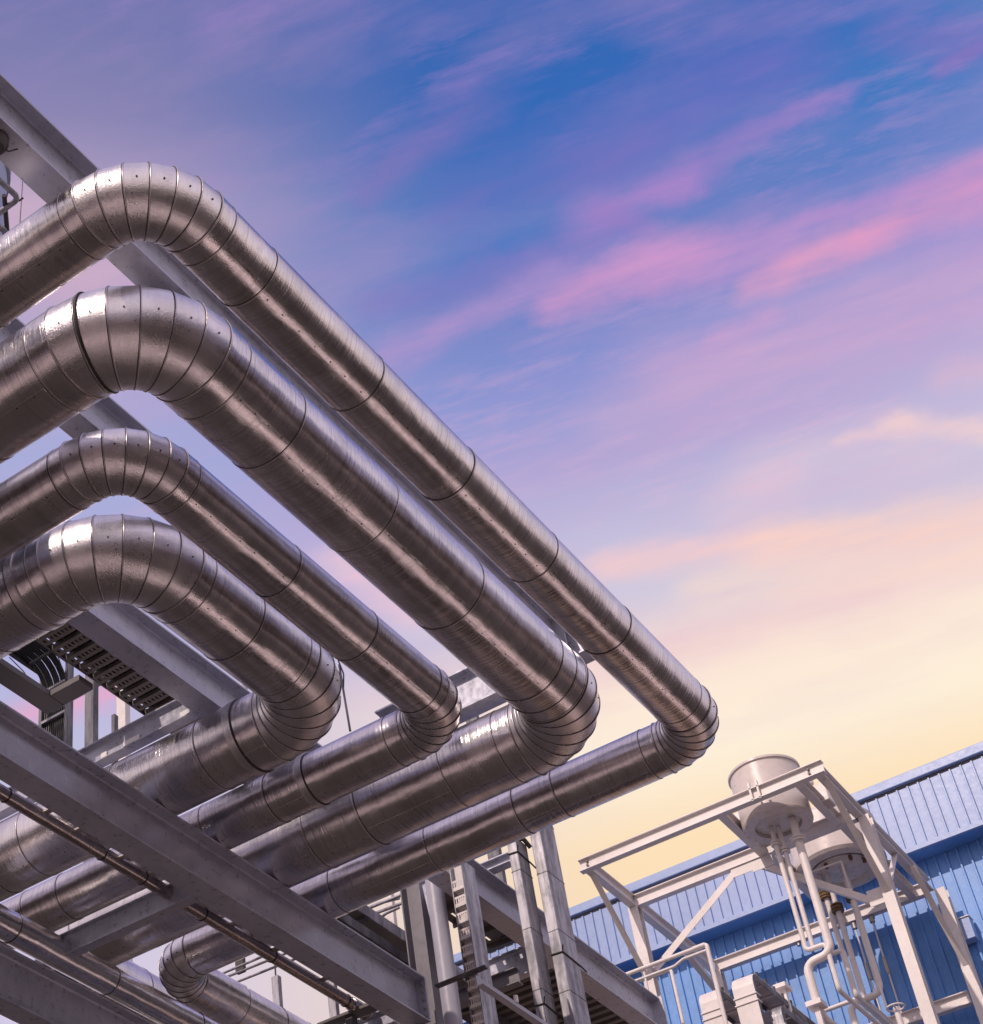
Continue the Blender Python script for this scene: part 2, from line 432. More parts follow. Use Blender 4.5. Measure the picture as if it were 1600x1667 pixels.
for y in (4.25, 4.36):
    for z in (.08, .2, .32): MB().cyl((x_end + .02, y, zb + z), (x_end + .05, y, zb + z), .016, 6).build('bolt', M['bolt'], b1)
bx = empty('junction_box', 'round dark fitting under the beam at the top left edge', 'fitting', on(0, 232, z=zb - .02))
c = on(-6, 228, z=zb - .012)
MB().lathe((c.x, c.y, zb), [(.07, -.001), (.07, -.05), (.05, -.09), (.03, -.09)], 20).build('housing', M['dark'], bx)
MB().tube([(c.x, c.y, zb - .05), (c.x + .07, c.y - .03, zb - .07), (c.x + .10, c.y - .07, zb - .05)], .005, 6).build('cable', M['rubber'], bx)
b2 = tag(ibeam((1.0, 5.452, zb), (9.9, 5.452, zb), .40, .185, .016, .011), 'grey I-beam seen between the second and third pipe elbows', 'beam', BG)
b3 = empty('steel_beam', 'grey I-beam above the innermost pipe elbow that runs on behind the galvanised trays', 'beam', (9, 6.735, zb), BG)
x3e = on(1108, 1655, z=zb + .1).x
ibeam((1.0, 6.735, zb), (x3e, 6.735, zb), .392, .205, .016, .011, 'beam', 'beam_section', parent=b3)
MB().mm((x3e, 6.60, zb - .02), (x3e + .02, 6.87, zb + .41)).build('end_plate', M['beam'], b3)
tag(ibeam((10.27, 3.9, zb), (10.27, on(617, 1152, x=10.27).y, zb), .376, .165), 'short grey I-beam peeking out between the third and second lower elbows', 'beam', BG)
cbm = empty('steel_channel', 'slim grey channel framing into the beam above the innermost pipe, with small white plates', 'beam', (8.84, 6.9, zb), BG)
ibeam((8.84, 6.84, zb), (8.84, 9.6, zb), .212, .10, .012, .008, 'beam', 'beam_section', parent=cbm, fr=.01)
for px, py, w in ((302, 1156, .10), (215, 1205, .17), (170, 1225, .06)):
    p = on(px, py, x=8.83); MB().mm((8.820, p.y - w / 2, zb + .016), (8.834, p.y + w / 2, zb + .085)).build('white_plate', M['white'], cbm)  # small white plates set against the channel web
tag(ibeam((9.545, 7.475, 7.29), (9.545, 9.2, 7.29), .209, .10, .012, .008, fr=.01), 'short grey crossbeam framing into the underside of the big front beam', 'beam', BG)
blb = tag(ibeam((5.5, 8.89, 6.6), (14.0, 8.89, 6.6), .465, .20), 'grey I-beam cutting across the bottom left corner below a bright pipe', 'beam', BG)
# bright pipe resting above the corner beam
clad_pipe('bright straight clad pipe with bluish reflections lying above the bottom left beam', .128, [(5.0, 8.915, 7.35), (14.5, 8.915, 7.35)], .3,
          [[(3.96, 'd'), (5.15, 'd'), (6.3, 's')]], None, 'straight_pipe', ('bluepipe', 'clad_elbow'))
# thin brown pipe under the front beam
tp = empty('thin_pipe', 'thin shiny brown clad pipe running along under the big front beam', 'pipe', (8, 7.74, 7.45))
xe = on(594, 1648, y=7.74).x
MB().cyl((4.6, 7.74, 7.45), (xe, 7.74, 7.45), .055, 32).build('straight_jacket', M['copper'], tp)
for px, py in ((10, 1290), (166, 1385), (232, 1425), (330, 1490), (443, 1562), (563, 1632)):
    x = on(px, py, y=7.74).x; MB().torus((x, 7.74, 7.45), (1, 0, 0), .056, .006, 32).build('seam_band', M['sealant'], tp)
MB().cyl((xe - .22, 7.74, 7.45), (xe, 7.74, 7.45), .064, 32).build('end_collar', M['bluepipe'], tp)
MB().cyl((xe - .01, 7.74, 7.45), (xe + .012, 7.74, 7.45), .085, 24).build('flange', M['bolt'], tp)
for px, py in ((70, 1310), (120, 1345), (192, 1388), (238, 1424), (372, 1493), (440, 1540), (520, 1592)):
    x = on(px, py, y=7.70).x
    cl = MB(); cl.mm((x, 7.62, 7.46), (x + .05, 7.76, 7.475)); cl.mm((x + .01, 7.60, 7.475), (x + .04, 7.62, 7.60)); cl.build('pipe_clip', M['bolt'], tp)
# seat where the thin pipe ends
s = tag(ibeam((xe + .12, 7.50, 7.30), (xe + .12, 9.6, 7.30), .16, .09, .012, .008, 'beam', fr=.01), 'short crossbeam at the end of the thin pipe by the bottom edge', 'beam', BG)

# ---------------------------------------------------------------- columns and upright trays behind the lower arms
hc = empty('steel_column', 'grey H-column behind the end of the big front beam', 'column', (12.95, 7.36, GZ))
m = MB(); pr = [(x, y - .11) for x, y in iprof(.22, .185, .014, .010)]; m.prism((12.95, 7.435, GZ), (12.95, 7.435, 9.4), pr, (0, 1, 0)); m.build('shaft', M['column'], hc)
MB().mm((12.60 + .03, 7.27, 7.22), (12.84, 7.45, 7.275)).build('seat_bracket', M['beam_dark'], hc)
rp = empty('round_post', 'smooth round grey post standing beside the end of the front beam', 'post', (12.70, 7.07, GZ))
MB().cyl((12.70, 7.07, GZ), (12.70, 7.07, 9.5), .084, 40).build('shaft', M['post'], rp)
gp = MB(); a = [on(688, 1442, x=12.72), on(703, 1432, x=12.72), on(709, 1530, x=12.72)]
vs = [gp.bm.verts.new((12.71, p.y, p.z)) for p in a] + [gp.bm.verts.new((12.73, p.y, p.z)) for p in a]
gp.face(vs[:3]); gp.face(vs[3:][::-1])
for i in range(3): gp.face([vs[i], vs[(i + 1) % 3], vs[3 + (i + 1) % 3], vs[3 + i]])
gp.build('gusset', M['beam'], rp)
fp = tag(MB().mm((11.84, 6.22, on(760, 1590, x=11.9).z - .01), (11.895, 6.72, on(760, 1590, x=11.9).z + .012)).build('clamp_bar', M['galv_dark'], None, .003),
         'flat brown clamp bar across the perforated upright tray', 'clamp')

def perforated_tray(x, y0, y1, depth, z0, z1, pitch, label, mat='galv'):
    """upright tray: slotted rungs on the -X face between two side walls"""
    t = empty('cable_tray', label, 'cable tray', (x, y0, z0))
    for y in (y0, y1):
        MB().mm((x, y - .004, z0), (x + depth, y + .004, z1)).build('side_rail', M[mat], t)
    MB().mm((x + .06, y0 + .004, z0), (x + .064, y1 - .004, z1)).build('back_sheet', M['frame'], t)
    z = z0; i = 0
    while z < z1 - pitch and i < 90:
        m = MB()
        w = y1 - y0 - .01; yc = (y0 + y1) / 2
        m.mm((x + .004, y0 + .005, z), (x + .008, y1 - .005, z + pitch * .22))
        for k in range(5):
            yy = y0 + .01 + (w - .02) * k / 4.0
            m.mm((x + .004, yy - .005, z + pitch * .22), (x + .008, yy + .005, z + pitch * .52))
        m.mm((x + .004, y0 + .005, z + pitch * .52), (x + .008, y1 - .005, z + pitch * .64))
        m.mm((x + .004, y0 + .005, z), (x + .055, y1 - .005, z + .006))
        m.build('rung', M['frame'], t); z += pitch; i += 1  # off-white on the rungs stands for sunlight on the galvanised face
    return t
perforated_tray(11.9, 6.336, 6.452, .24, 4.6, on(740, 1400, x=11.9).z, on(745, 1475, x=11.9).z - on(750, 1501, x=11.9).z, 'perforated galvanised upright cable tray with slotted rungs')
def covered_tray(x, y0, y1, d, z0, z1, label, ties):
    t = empty('covered_tray', label, 'cable tray', (x, y0, z0))
    m = MB(); m.mm((x, y0, z0), (x + d, y1, z1)); m.build('tray_body', M['galv'], t, .008)
    zc = z0 + .35; k = 0
    while zc < z1:
        MB().mm((x - .003, y0 - .003, zc), (x + d + .003, y1 + .003, zc + .006)).build('joint_strip', M['galv_dark'], t); zc += .62; k += 1
    for z in ties:
        MB().tube([(x - .006, y1 + .006, z), (x - .006, y0 - .006, z - .01), (x + d + .006, y0 - .006, z - .03), (x + d + .05, y0 - .03, z - .08)], .008, 6).build('tie_wire', M['dark'], t)
        MB().tube([(x - .006, y0 - .006, z), (x - .05, y0 - .04, z + .03)], .006, 6).build('tie_wire', M['dark'], t)
    return t
covered_tray(13.0, 6.305, 6.40, .22, 4.6, on(835, 1362, x=13).z, 'narrower covered galvanised upright tray with wire ties, left of the wide one', (on(840, 1386, x=13).z, on(878, 1635, x=13).z))
hk = MB(); pz = on(842, 1372, x=13.0)
hk.tube([(13.05, 6.34, pz.z - .05), (13.06, 6.33, pz.z + .08), (13.12, 6.28, pz.z + .10), (13.2, 6.26, pz.z + .03)], .022, 8, .04)
tag(hk.build('hook_clip', M['dark']), 'dark hooked clip on top of the narrower upright tray', 'clip')
covered_tray(13.2, 6.132, 6.245, .32, 4.6, 10.3, 'wide covered galvanised upright tray standing against the yellow sky', (on(935, 1540, x=13.2).z,))
# transverse beam and perforated floor behind the trays
zy = 8.4
yb = empty('steel_beam', 'light grey crossbeam behind the upright trays under the perforated floor', 'beam', (14.36, 7, zy), BG)
ibeam((14.36, 6.84, zy), (14.36, 7.75, zy), .30, .10, .012, .009, 'beam', 'beam_section', parent=yb, fr=.01)
for px, py in ((799, 1588), (811, 1588)):
    p = on(px, py, x=14.35); MB().mm((14.33, p.y - .035, zy + .015), (14.352, p.y + .035, zy + .13)).build('white_plate', M['white'], yb)  # two white plates set against the crossbeam web
def holed_plate(x0, x1, y0, y1, z, label, nx, ny, mat='deck'):
    t = empty('floor_plate', label, 'floor plate', (x0, y0, z))
    m = MB(); dx, dy = (x1 - x0) / nx, (y1 - y0) / ny; g = .028
    for j in range(ny + 1):
        a = y0 if j == 0 else y0 + (j - .5) * dy + g / 2
        b = y1 if j == ny else y0 + (j + .5) * dy - g / 2
        m.mm((x0, a, z), (x1, b, z + .008))
    for j in range(ny):
        y = y0 + (j + .5) * dy
        for i in range(nx + 1):
            a = x0 if i == 0 else x0 + (i - .5) * dx + .05
            b = x1 if i == nx else x0 + (i + .5) * dx - .05
            m.mm((a, y - g / 2, z), (b, y + g / 2, z + .008))
    m.build('plate', M[mat], t)
    for i in range(nx): MB().mm((x0 + (i + .5) * dx + .12, y0, z - .05), (x0 + (i + .5) * dx + .14, y1, z)).build('rib', M[mat], t)
    return t
holed_plate(13.05, 14.30, 6.86, 7.45, zy + .42, 'dark perforated floor plate above the crossbeam behind the trays', 4, 3)
def corrugated_deck(x0, x1, y0, y1, z, label):
    m = MB(); n = int((x1 - x0) / .14); pr = []
    rs = []
    for i in range(n + 1):
        x = x0 + (x1 - x0) * i / n
        for dx, dz in ((0, 0), (.05, 0), (.065, .05), (.115, .05), (.13, 0)):
            if x + dx <= x1: rs.append((x + dx, z + dz))
    A = [m.bm.verts.new((x, y0, zz)) for x, zz in rs]; B = [m.bm.verts.new((x, y1, zz)) for x, zz in rs]
    A2 = [m.bm.verts.new((x, y0, zz + .01)) for x, zz in rs]; B2 = [m.bm.verts.new((x, y1, zz + .01)) for x, zz in rs]
    for i in range(len(rs) - 1):
        m.face([A[i], A[i + 1], B[i + 1], B[i]]); m.face([A2[i], B2[i], B2[i + 1], A2[i + 1]]); m.face([A[i], A2[i], A2[i + 1], A[i + 1]]); m.face([B[i], B[i + 1], B2[i + 1], B2[i]])
    m.face([A[0], B[0], B2[0], A2[0]]); m.face([A[-1], A2[-1], B2[-1], B[-1]])
    return tag(m.build('deck_sheet', M['deck']), label, 'deck')
corrugated_deck(14.46, 18.2, 6.86, 7.9, zy + .02, 'corrugated brown deck sheet behind the long beam at the bottom')

# ---------------------------------------------------------------- left side: ladder with cables, struts, perforated tray
lad = empty('cable_ladder', 'dark cable ladder bending down with a bundle of black cables', 'cable ladder', (10.5, 10.0, 9.5))
zl = 11.6; ya = zl / tan(48.58); yb_ = zl / tan(49.6); xv = on(66, 1135, y=ya).x; zlow = on(128, 1268, x=xv).z
for y in (ya, yb_):
    m = MB(); m.mm((4.6, y - .02, zl), (xv, y + .02, zl + .09)); m.mm((xv, y - .02, zlow), (xv + .09, y + .02, zl + .09)); m.build('side_rail', M['galv_dark'], lad)
    MB().tube([(xv - .45, y + (.03 if y > 10 else -.03), zl - .01), (xv - .2, y + (.05 if y > 10 else -.05), zl - .05), (xv - .02, y + (.03 if y > 10 else -.03), zl - .3)], .006, 6, .1).build('earth_wire', M['rubber'], lad)
x = 4.9
while x < xv - .1:
    MB().mm((x, yb_ + .02, zl + .005), (x + .03, ya - .02, zl + .03)).build('rung', M['galv_dark'], lad); x += .42
z = zl - .25
while z > zlow:
    MB().mm((xv, yb_ + .02, z), (xv + .025, ya - .02, z + .03)).build('rung', M['galv'], lad); z -= .40
for i in range(11):
    y = yb_ + .04 + i * .0295; rr = .0125
    MB().tube([(4.6, y, zl + .05), (xv + .05, y, zl + .05), (xv + .05, y, zlow)], rr, 8, .36 - .012 * (i % 3)).build('cable', M['rubber'], lad)
# dark angle frame in front of the ladder
c0 = on(101, 1150, z=8.9); fr = empty('bracket_frame', 'dark L-shaped bracket frame crossing in front of the cable ladder', 'bracket', c0)
MB().mm((4.8, c0.y - .02, 8.9), (c0.x, c0.y + .17, 8.96)).build('long_arm', M['beam_dark'], fr, .004)
MB().mm((c0.x - .17, c0.y - .34, 8.902), (c0.x + .003, c0.y - .022, 8.962)).build('short_arm', M['beam_dark'], fr, .004)
# perforated tray running under the beam line
pt = empty('cable_tray', 'dark perforated cable tray seen from below along the beam above the innermost pipe', 'cable tray', (8, 7.4, 9.0))
for y in (7.31, 7.66): MB().mm((5.0, y - .006, 9.0), (10.6, y + .006, 9.07)).build('side_rail', M['galv_dark'], pt)
x = 5.05
while x < 10.5:
    m = MB(); m.mm((x, 7.318, 9.0), (x + .035, 7.652, 9.006)); m.mm((x + .075, 7.318, 9.0), (x + .11, 7.652, 9.006))
    for k in range(9):
        y = 7.33 + .039 * k
        m.mm((x + .035, y - .011, 9.0), (x + .075, y + .011, 9.006))
    m.mm((x, 7.318, 9.006), (x + .006, 7.652, 9.045)); m.mm((x + .104, 7.318, 9.006), (x + .11, 7.652, 9.045))
    m.build('rung', M['deck'], pt); x += .165
cv = MB()
for k in range(5): cv.tube([(5.0, 7.37 + .055 * k, 9.075), (10.6, 7.36 + .058 * k, 9.075)], .022, 8)
cv.mm((5.0, 7.32, 9.10), (10.6, 7.65, 9.105)); cv.build('cable_layer', M['rubber'], pt)
# strut posts far behind on the left
def strut(p0, p1, w, d, label, mat='galv', open_=True):
    t = empty('strut_post', label, 'post', p0)
    p0, p1 = V(p0), V(p1); m = MB()
    m.bar(p0, p1, w, .006, (1, 0, 0)); o = m.build('web', M[mat], t)
    for s in (-1, 1):
        m = MB(); off = V((d / 2, s * (w / 2 - .003), 0)); m.bar(p0 + off, p1 + off, .006, d - .008, (1, 0, 0)); m.build('flange', M[mat], t)
    return t
strut((12.0, 10.83, 4), (12.0, 10.83, 13.2), .13, .09, 'galvanised channel post standing behind the cable ladder on the left', 'galv_dark')
q = on(184, 1150, x=13); strut((13, q.y, 4), (13, q.y, 13.0), .05, .07, 'thin dark post second from the cable ladder on the left', 'galv_dark')
q = on(197, 1160, x=14); fpost = strut((14, q.y, 4), (14, q.y, q.z + .9), .15, .10, 'pale post at the end of the dark perforated tray on the left', 'frame')
hb = on(165, 1105, x=12.3); tag(MB().mm((12.22, hb.y - .9, hb.z - .06), (12.34, hb.y + .6, hb.z + .05)).build('cross_rail', M['frame'], None, .004), 'pale cross rail joining the posts behind the cable ladder', 'rail')
# bracket by the innermost lower elbow, hanging rod
q = on(394, 1124, x=9.45)
ck = empty('clamp_plate', 'small galvanised clamp plate with a bolt beside the innermost lower elbow', 'clamp', q)
MB().mm((q.x, q.y - .05, q.z - .09), (q.x + .012, q.y + .05, q.z + .06)).build('plate', M['galv'], ck)
MB().cyl((q.x, q.y, q.z + .01), (q.x - .03, q.y, q.z + .01), .02, 6).build('bolt', M['dark'], ck)
hr = empty('hanger_rod', 'thin hanging rod with a strap beside the innermost lower elbow', 'rod', on(560, 1140, x=10.0))
a, b = on(552, 1082, x=10.0), on(570, 1190, x=10.0)
MB().tube([a, (a + b) / 2, b], .010, 8).build('rod', M['galv_dark'], hr)
MB().tube([a + V((0, .004, .05)), a + V((0, -.035, -.12)), a + V((0, -.02, -.25))], .007, 6, .1).build('strap', M['dark'], hr)

# ---------------------------------------------------------------- vessel and guard rail at the top left edge
vc = on(17, 280, z=12.0); w = V((vc.x, vc.y, 0)).normalized(); sd = V((-w.y, w.x, 0))
vp = V((vc.x, vc.y, 0)) + sd * .62 + w * .1
ve = empty('vessel', 'pale blue upright vessel cut by the left edge near the top', 'vessel', (vp.x, vp.y, 8.6))
MB().lathe((vp.x, vp.y, 0), [(.58, 8.6), (.60, 8.65), (.60, 12.9), (.52, 13.15), (.3, 13.3), (.05, 13.33)], 48).build('shell', M['vessel'], ve)
MB().lathe((vp.x, vp.y, 0), [(.6005, 12.0), (.625, 12.0), (.625, 12.06), (.6005, 12.06)], 48).build('girth_ring', M['vessel'], ve)
q = on(0, 272, z=12.1); MB().cyl((q.x + .05, q.y + .05, q.z), (q.x - .02, q.y - .02, q.z - .02), .09, 24).build('nozzle', M['galv_dark'], ve)
gr = empty('guard_rail', 'bent tubular guard rail around the vessel at the top left', 'guard rail', on(31, 323, z=10.5))
for px, py, z in ((31, 323, 10.5), (13, 381, 10.2)):
    c = on(px, py, z=z)
    MB().tube([(c.x - 1.5, c.y, z), (c.x, c.y, z), (c.x, c.y + 1.5, z)], .022, 12, .045).build('rail', M['galv'], gr)
a = on(7, 318, z=10.5); MB().tube([a, a + V((.35, .3, .05))], .018, 8).build('stub', M['dark'], gr)
wr = empty('whip_rod', 'very thin upright rod against the pink sky at the top left', 'rod', on(32, 367, x=8))
a, b = on(32, 368, x=8), on(39, 262, x=8)
MB().tube([a, b], .006, 6).build('rod', M['galv_dark'], wr)
q = on(35, 325, x=8); MB().tube([q + V((0, .035, .01)), q + V((-.01, -.03, -.01))], .012, 6).build('clip', M['dark'], wr)

# ---------------------------------------------------------------- conduits, trays and struts behind the front beam
for i, (a, b, r, lab) in enumerate((((655, 1456), (515, 1513), .017, 'upper of the two straight conduits behind the front beam'), ((655, 1470), (545, 1512), .017, 'lower of the two straight conduits behind the front beam'))):
    pa, pb = on(*a, x=13.05 + .05 * i), on(*b, x=13.05 + .05 * i); tag(MB().tube([pa, pb + (pb - pa) * .5], r, 10).build('conduit', M['galv']), 'galvanised conduit, ' + lab, 'conduit', 'conduits behind the front beam')
cpts = [on(650, 1477, x=13.25), on(628, 1487, x=13.25), on(606, 1506, x=13.25), on(585, 1514, x=13.25), on(560, 1540, x=13.25)]
tag(MB().tube(cpts, .016, 10, .12).build('conduit', M['galv']), 'galvanised conduit dipping down in a double bend behind the front beam', 'conduit', 'conduits behind the front beam')
cpts = [on(650, 1462, x=13.35), on(618, 1470, x=13.35), on(585, 1484, x=13.35), on(530, 1506, x=13.35)]
tag(MB().tube(cpts, .016, 10, .2).build('conduit', M['galv']), 'galvanised conduit arching up above the straight ones behind the front beam', 'conduit', 'conduits behind the front beam')
tr = empty('cable_trough', 'dark cable trough with a galvanised edge sloping away behind the conduits', 'trough', (12.6, 7.8, 8.6))
yt = on(601, 1493, z=8.6).y
MB().mm((12.2, yt, 8.60), (20.5, yt + .01, 8.72)).build('side_rail', M['galv'], tr); MB().mm((12.2, yt + .01, 8.60), (20.5, yt + .34, 8.606)).build('bottom_sheet', M['deck'], tr)
MB().mm((12.2, yt + .33, 8.606), (20.5, yt + .34, 8.72)).build('side_rail', M['galv'], tr)
for k in range(7): MB().mm((12.6 + 1.1 * k, yt + .01, 8.575), (12.66 + 1.1 * k, yt + .33, 8.599)).build('rung', M['galv_dark'], tr)
for px, py, w, lab, x, mt in ((636, 1500, .085, 'pale perforated strut in the gap between conduits and H-column', 13.6, 'frame'), (603, 1520, .05, 'short galvanised strut under the conduits', 13.4, 'galv'),
                           (542, 1650, .085, 'galvanised strut under the thin brown pipe by the bottom edge', 13.2, 'galv'), (449, 1620, .08, 'galvanised channel strut with a threaded rod between the pipes at the bottom', 13.0, 'galv')):
    q = on(px, py, x=x); z1 = {636: q.z + 1.0, 603: q.z + .12, 542: q.z + .5, 449: on(449, 1588, x=x).z}[px]
    t = strut((x, q.y, q.z - 2.5), (x, q.y, z1), w, .06, lab, mt)
    if px == 449: MB().cyl((x + .02, q.y, z1 - .05), (x + .02, q.y, z1 + .30), .009, 8).build('threaded_rod', M['dark'], t)
for i, (a, b) in enumerate((((370, 1562), (425, 1540)), ((380, 1577), (425, 1558)), ((395, 1580), (445, 1560)), ((412, 1588), (450, 1573)))):
    x = 15.2 + .04 * i; pa, pb = on(*a, x=x), on(*b, x=x); dd = (pb - pa)
    tag(MB().tube([pa - dd * 1.5, pb + dd * 1.6], .016, 8).build('conduit', M['galv']), 'one of the four parallel conduits in the small gap under the thin brown pipe', 'conduit', 'parallel conduits in the gap under the thin pipe')
q = on(389, 1570, x=15.4); tag(MB().mm((15.4, q.y - .06, q.z - .1), (15.46, q.y + .06, q.z + .12)).build('conduit_bracket', M['dark'], None, .004), 'dark bracket holding the parallel conduits', 'bracket')
# bits on the beam behind the trays
a, b = on(785, 1420, x=13.9), on(829, 1400, x=13.9)
st = tag(ibeam((13.9, a.y + .05, a.z - .04), (13.9, b.y - .02, a.z - .04), .11, .12, .012, .01, 'beam', fr=.008), 'short brown stub beam lying on the long beam between the trays', 'beam')
q = on(803, 1392, x=14.2); tag(MB().mm((14.2, q.y - .07, 8.8), (14.27, q.y + .07, 11.6)).build('strut_post', M['galv_dark'], None, .006), 'dark strut rising behind the stub beam between the trays', 'post')
an = empty('steel_angle', 'light grey steel angle sloping down between the trays at the bottom edge', 'angle', on(785, 1612, z=6.5))
ya_ = 5.872
MB().mm((11.0, ya_ - .06, 6.5), (16.0, ya_, 6.508)).build('flat_leg', M['post'], an); MB().mm((11.0, ya_ - .004, 6.508), (16.0, ya_ + .004, 6.60)).build('upright_leg', M['post'], an)
q = on(842, 1640, y=ya_); MB().cyl((q.x, q.y, 6.6), (q.x, q.y, 6.66), .02, 8).build('bolt', M['white'], an)
# denser small steelwork behind the end of the front beam
q = on(720, 1650, x=13.5); tag(ibeam((13.5, 8.3, q.z), (13.5, 6.75, q.z), .16, .10, .012, .008, 'column', fr=.008), 'dark crossbeam low behind the round post at the bottom edge', 'beam', BG)
dp = empty('drop_pipe', 'slim dark pipe dropping between the H-column and the round post', 'pipe', (13.9, on(699, 1600, x=13.9).y, 5))
a = on(699, 1600, x=13.9); MB().tube([(13.9, a.y, 5.0), (13.9, a.y, a.z + .25), (15.5, a.y, a.z + .25)], .028, 12, .1).build('pipe_run', M['galv_dark'], dp)
for dz in (-.25, .05): MB().cyl((13.9, a.y, a.z + dz), (13.9, a.y, a.z + dz + .03), .045, 12).build('coupling', M['dark'], dp)
tr2 = empty('cable_trough', 'second dark cable trough lower down between the conduits and the front beam', 'trough', (12.4, 8.05, 8.1))
y2 = on(585, 1516, z=8.25).y
MB().mm((11.6, y2, 8.25), (18.0, y2 + .01, 8.35)).build('side_rail', M['galv_dark'], tr2); MB().mm((11.6, y2 + .01, 8.25), (18.0, y2 + .24, 8.256)).build('bottom_sheet', M['dark'], tr2)
for k in range(9): MB().mm((11.9 + .6 * k, y2 + .01, 8.23), (11.94 + .6 * k, y2 + .24, 8.249)).build('rung', M['galv_dark'], tr2)
for k in range(3): MB().tube([(11.8, y2 + .05 + .06 * k, 8.275), (17.8, y2 + .05 + .06 * k, 8.275)], .018, 8).build('cable', M['rubber'], tr2)
lb = on(575, 1650, x=12.2); br = empty('support_bracket', 'dark support bracket under the end of the thin brown pipe', 'bracket', lb)
MB().mm((12.12, lb.y - .25, lb.z - .03), (12.26, lb.y + .35, lb.z)).build('arm', M['beam_dark'], br, .004); MB().mm((12.15, lb.y - .02, lb.z - .6), (12.23, lb.y + .06, lb.z - .031)).build('leg', M['beam_dark'], br, .004)

# ---------------------------------------------------------------- blue hall
hall = empty('blue_hall', 'large blue ribbed-sheet hall with a pale overhanging parapet', 'building', (22, 0, GZ))
XP, XW, Y0, Y1 = 21.66, 21.96, 2.7, 12.0
zt, zs = XP * tan(31.84), XP * tan(29.57); zc = XP * tan(31.56)
RD = (5.163 - 3.658) / 10 * .989
m = MB(); m.mm((XP, Y0, zs), (XP + .02, Y1, zc - .06)); yy = 5.163 - RD * 125
while yy < Y1:
    if yy > Y0: m.prism((XP, yy, zs + .07), (XP, yy, zc - .06), [(-.018, 0), (-.010, .028), (.010, .028), (.018, 0)], (-1, 0, 0))
    yy += RD
m.mm((XP - .03, Y0, zs), (XP - .0005, Y1, zs + .07)); m.build('parapet', M['blue_light'], hall)
MB().mm((XP - .045, Y0, zc), (XP + .3, Y1 + .02, zt)).build('coping', M['blue_light'], hall, .012)
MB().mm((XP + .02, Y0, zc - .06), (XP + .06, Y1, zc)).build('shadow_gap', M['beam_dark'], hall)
MB().mm((XP + .02, Y0, zs), (XW + .1, Y1, zs + .02)).build('soffit', M['blue'], hall)
m = MB(); m.mm((XW - .25, Y0 - .05, GZ), (34.02, Y1, 6.6)); m.build('reflection_plinth', M['tan'], hall)  # unseen tan plinth added to warm the pipe reflections
m = MB(); m.mm((XW, Y0, 6.602), (34, Y1 - .05, zs - .001)); yy = 4.602 - RD * 110
while yy < Y1 - .1:
    if yy > Y0: m.prism((XW, yy, 6.61), (XW, yy, zs - .005), [(-.020, 0), (-.011, .03), (.011, .03), (.020, 0)], (-1, 0, 0))
    yy += RD
m.build('wall', M['blue'], hall)
MB().mm((XP + .3, Y0, zs + .02), (34, Y1 - .05, zt - .2)).build('roof', M['blue_light'], hall)
a, b = on(1546, 1492, x=XW - .2), on(1588, 1524, x=XW - .2)
wb = empty('wall_box', 'blue sheet box with a pale lid fixed on the blue wall beside the frame', 'box', (XW - .2, (a.y + b.y) / 2, b.z))
MB().mm((XW - .20, b.y, b.z), (XW - .035, a.y + .05, b.z + .30)).build('housing', M['blue_light'], wb, .006)
MB().mm((XW - .215, b.y - .01, b.z + .30), (XW - .035, a.y + .06, b.z + .312)).build('lid', M['frame'], wb)  # off-white lid on the paler blue box
q = on(1553, 1506, x=XW - .3); MB().box((XW - .26, q.y, q.z), (.10, .05, .05)).build('rusty_hinge', M['rust'], wb)
q = on(1560, 1521, x=XW - .3); MB().box((XW - .26, q.y, q.z), (.10, .05, .05)).build('rusty_hinge', M['rust'], wb)

# ---------------------------------------------------------------- off-white support frame
ft = empty('tank_gantry', 'off-white steel frame carrying the two cream tanks in front of the blue hall', 'frame', (19.3, 6.2, GZ))
ZB, HB, WB = 11.63, .17, .10
XA, XB, XC, YL, YR = 18.05, 19.3, 21.65, 7.84, 4.72
def fbeam(p0, p1, name='beam', h=HB, w=WB, mat='frame'): return ibeam(p0, p1, h, w, .012, .008, mat, name, (0, 0, 1), ft, .008)
fbeam((XA, YL + .09, ZB), (XA, YR - .08, ZB)); 
fbeam((XB + .0, YL - .02, ZB), (XB, YR + .02, ZB)); fbeam((XC, YL - .02, ZB), (XC, YR + .02, ZB))
fbeam((XA + .052, YR, ZB), (XC - .05, YR, ZB)); fbeam((XA + .052, YL, ZB), (XC - .05, YL, ZB))
fbeam((XA + .052, 6.0, ZB + .004), (XB - .052, 6.0, ZB + .004)); fbeam((XA + .052, 4.99, ZB + .004), (XB - .052, 4.99, ZB + .004))
fbeam((XB + .052, 5.95, ZB + .004), (XC - .052, 5.95, ZB + .004)); fbeam((XB + .052, 4.96, ZB + .004), (XC - .052, 4.96, ZB + .004))
def fpost(x, y, z1=ZB - .001, z0=GZ):
    m = MB(); m.prism((x, y, z0), (x, y, z1), [(a, b - .07) for a, b in iprof(.14, .135, .014, .01, .01)], (-1, 0, 0)); return m.build('post', M['frame'], ft)
for x, y in ((XB, YL), (XB, YR - .05), (XC, YL - .03), (XC, YR - .12)): fpost(x, y)
def brace(a, b, w=.075, t=.075):
    """angle-section brace between two points"""
    a, b = V(a), V(b); d = (b - a).normalized(); n = V((-1, 0, 0)); n = (n - d * n.dot(d))
    if n.length < .5: n = V((0, -1, 0)) - d * V((0, -1, 0)).dot(d)
    n.normalize(); s = d.cross(n)
    m = MB(); m.bar(a, b, w, .008, n); L = (b - a).length
    m.box((a + b) / 2 - n * (t / 2 + .004) + s * (w / 2 - .004), (L, .008, t), (d, s, n)); return m.build('brace', M['frame'], ft)
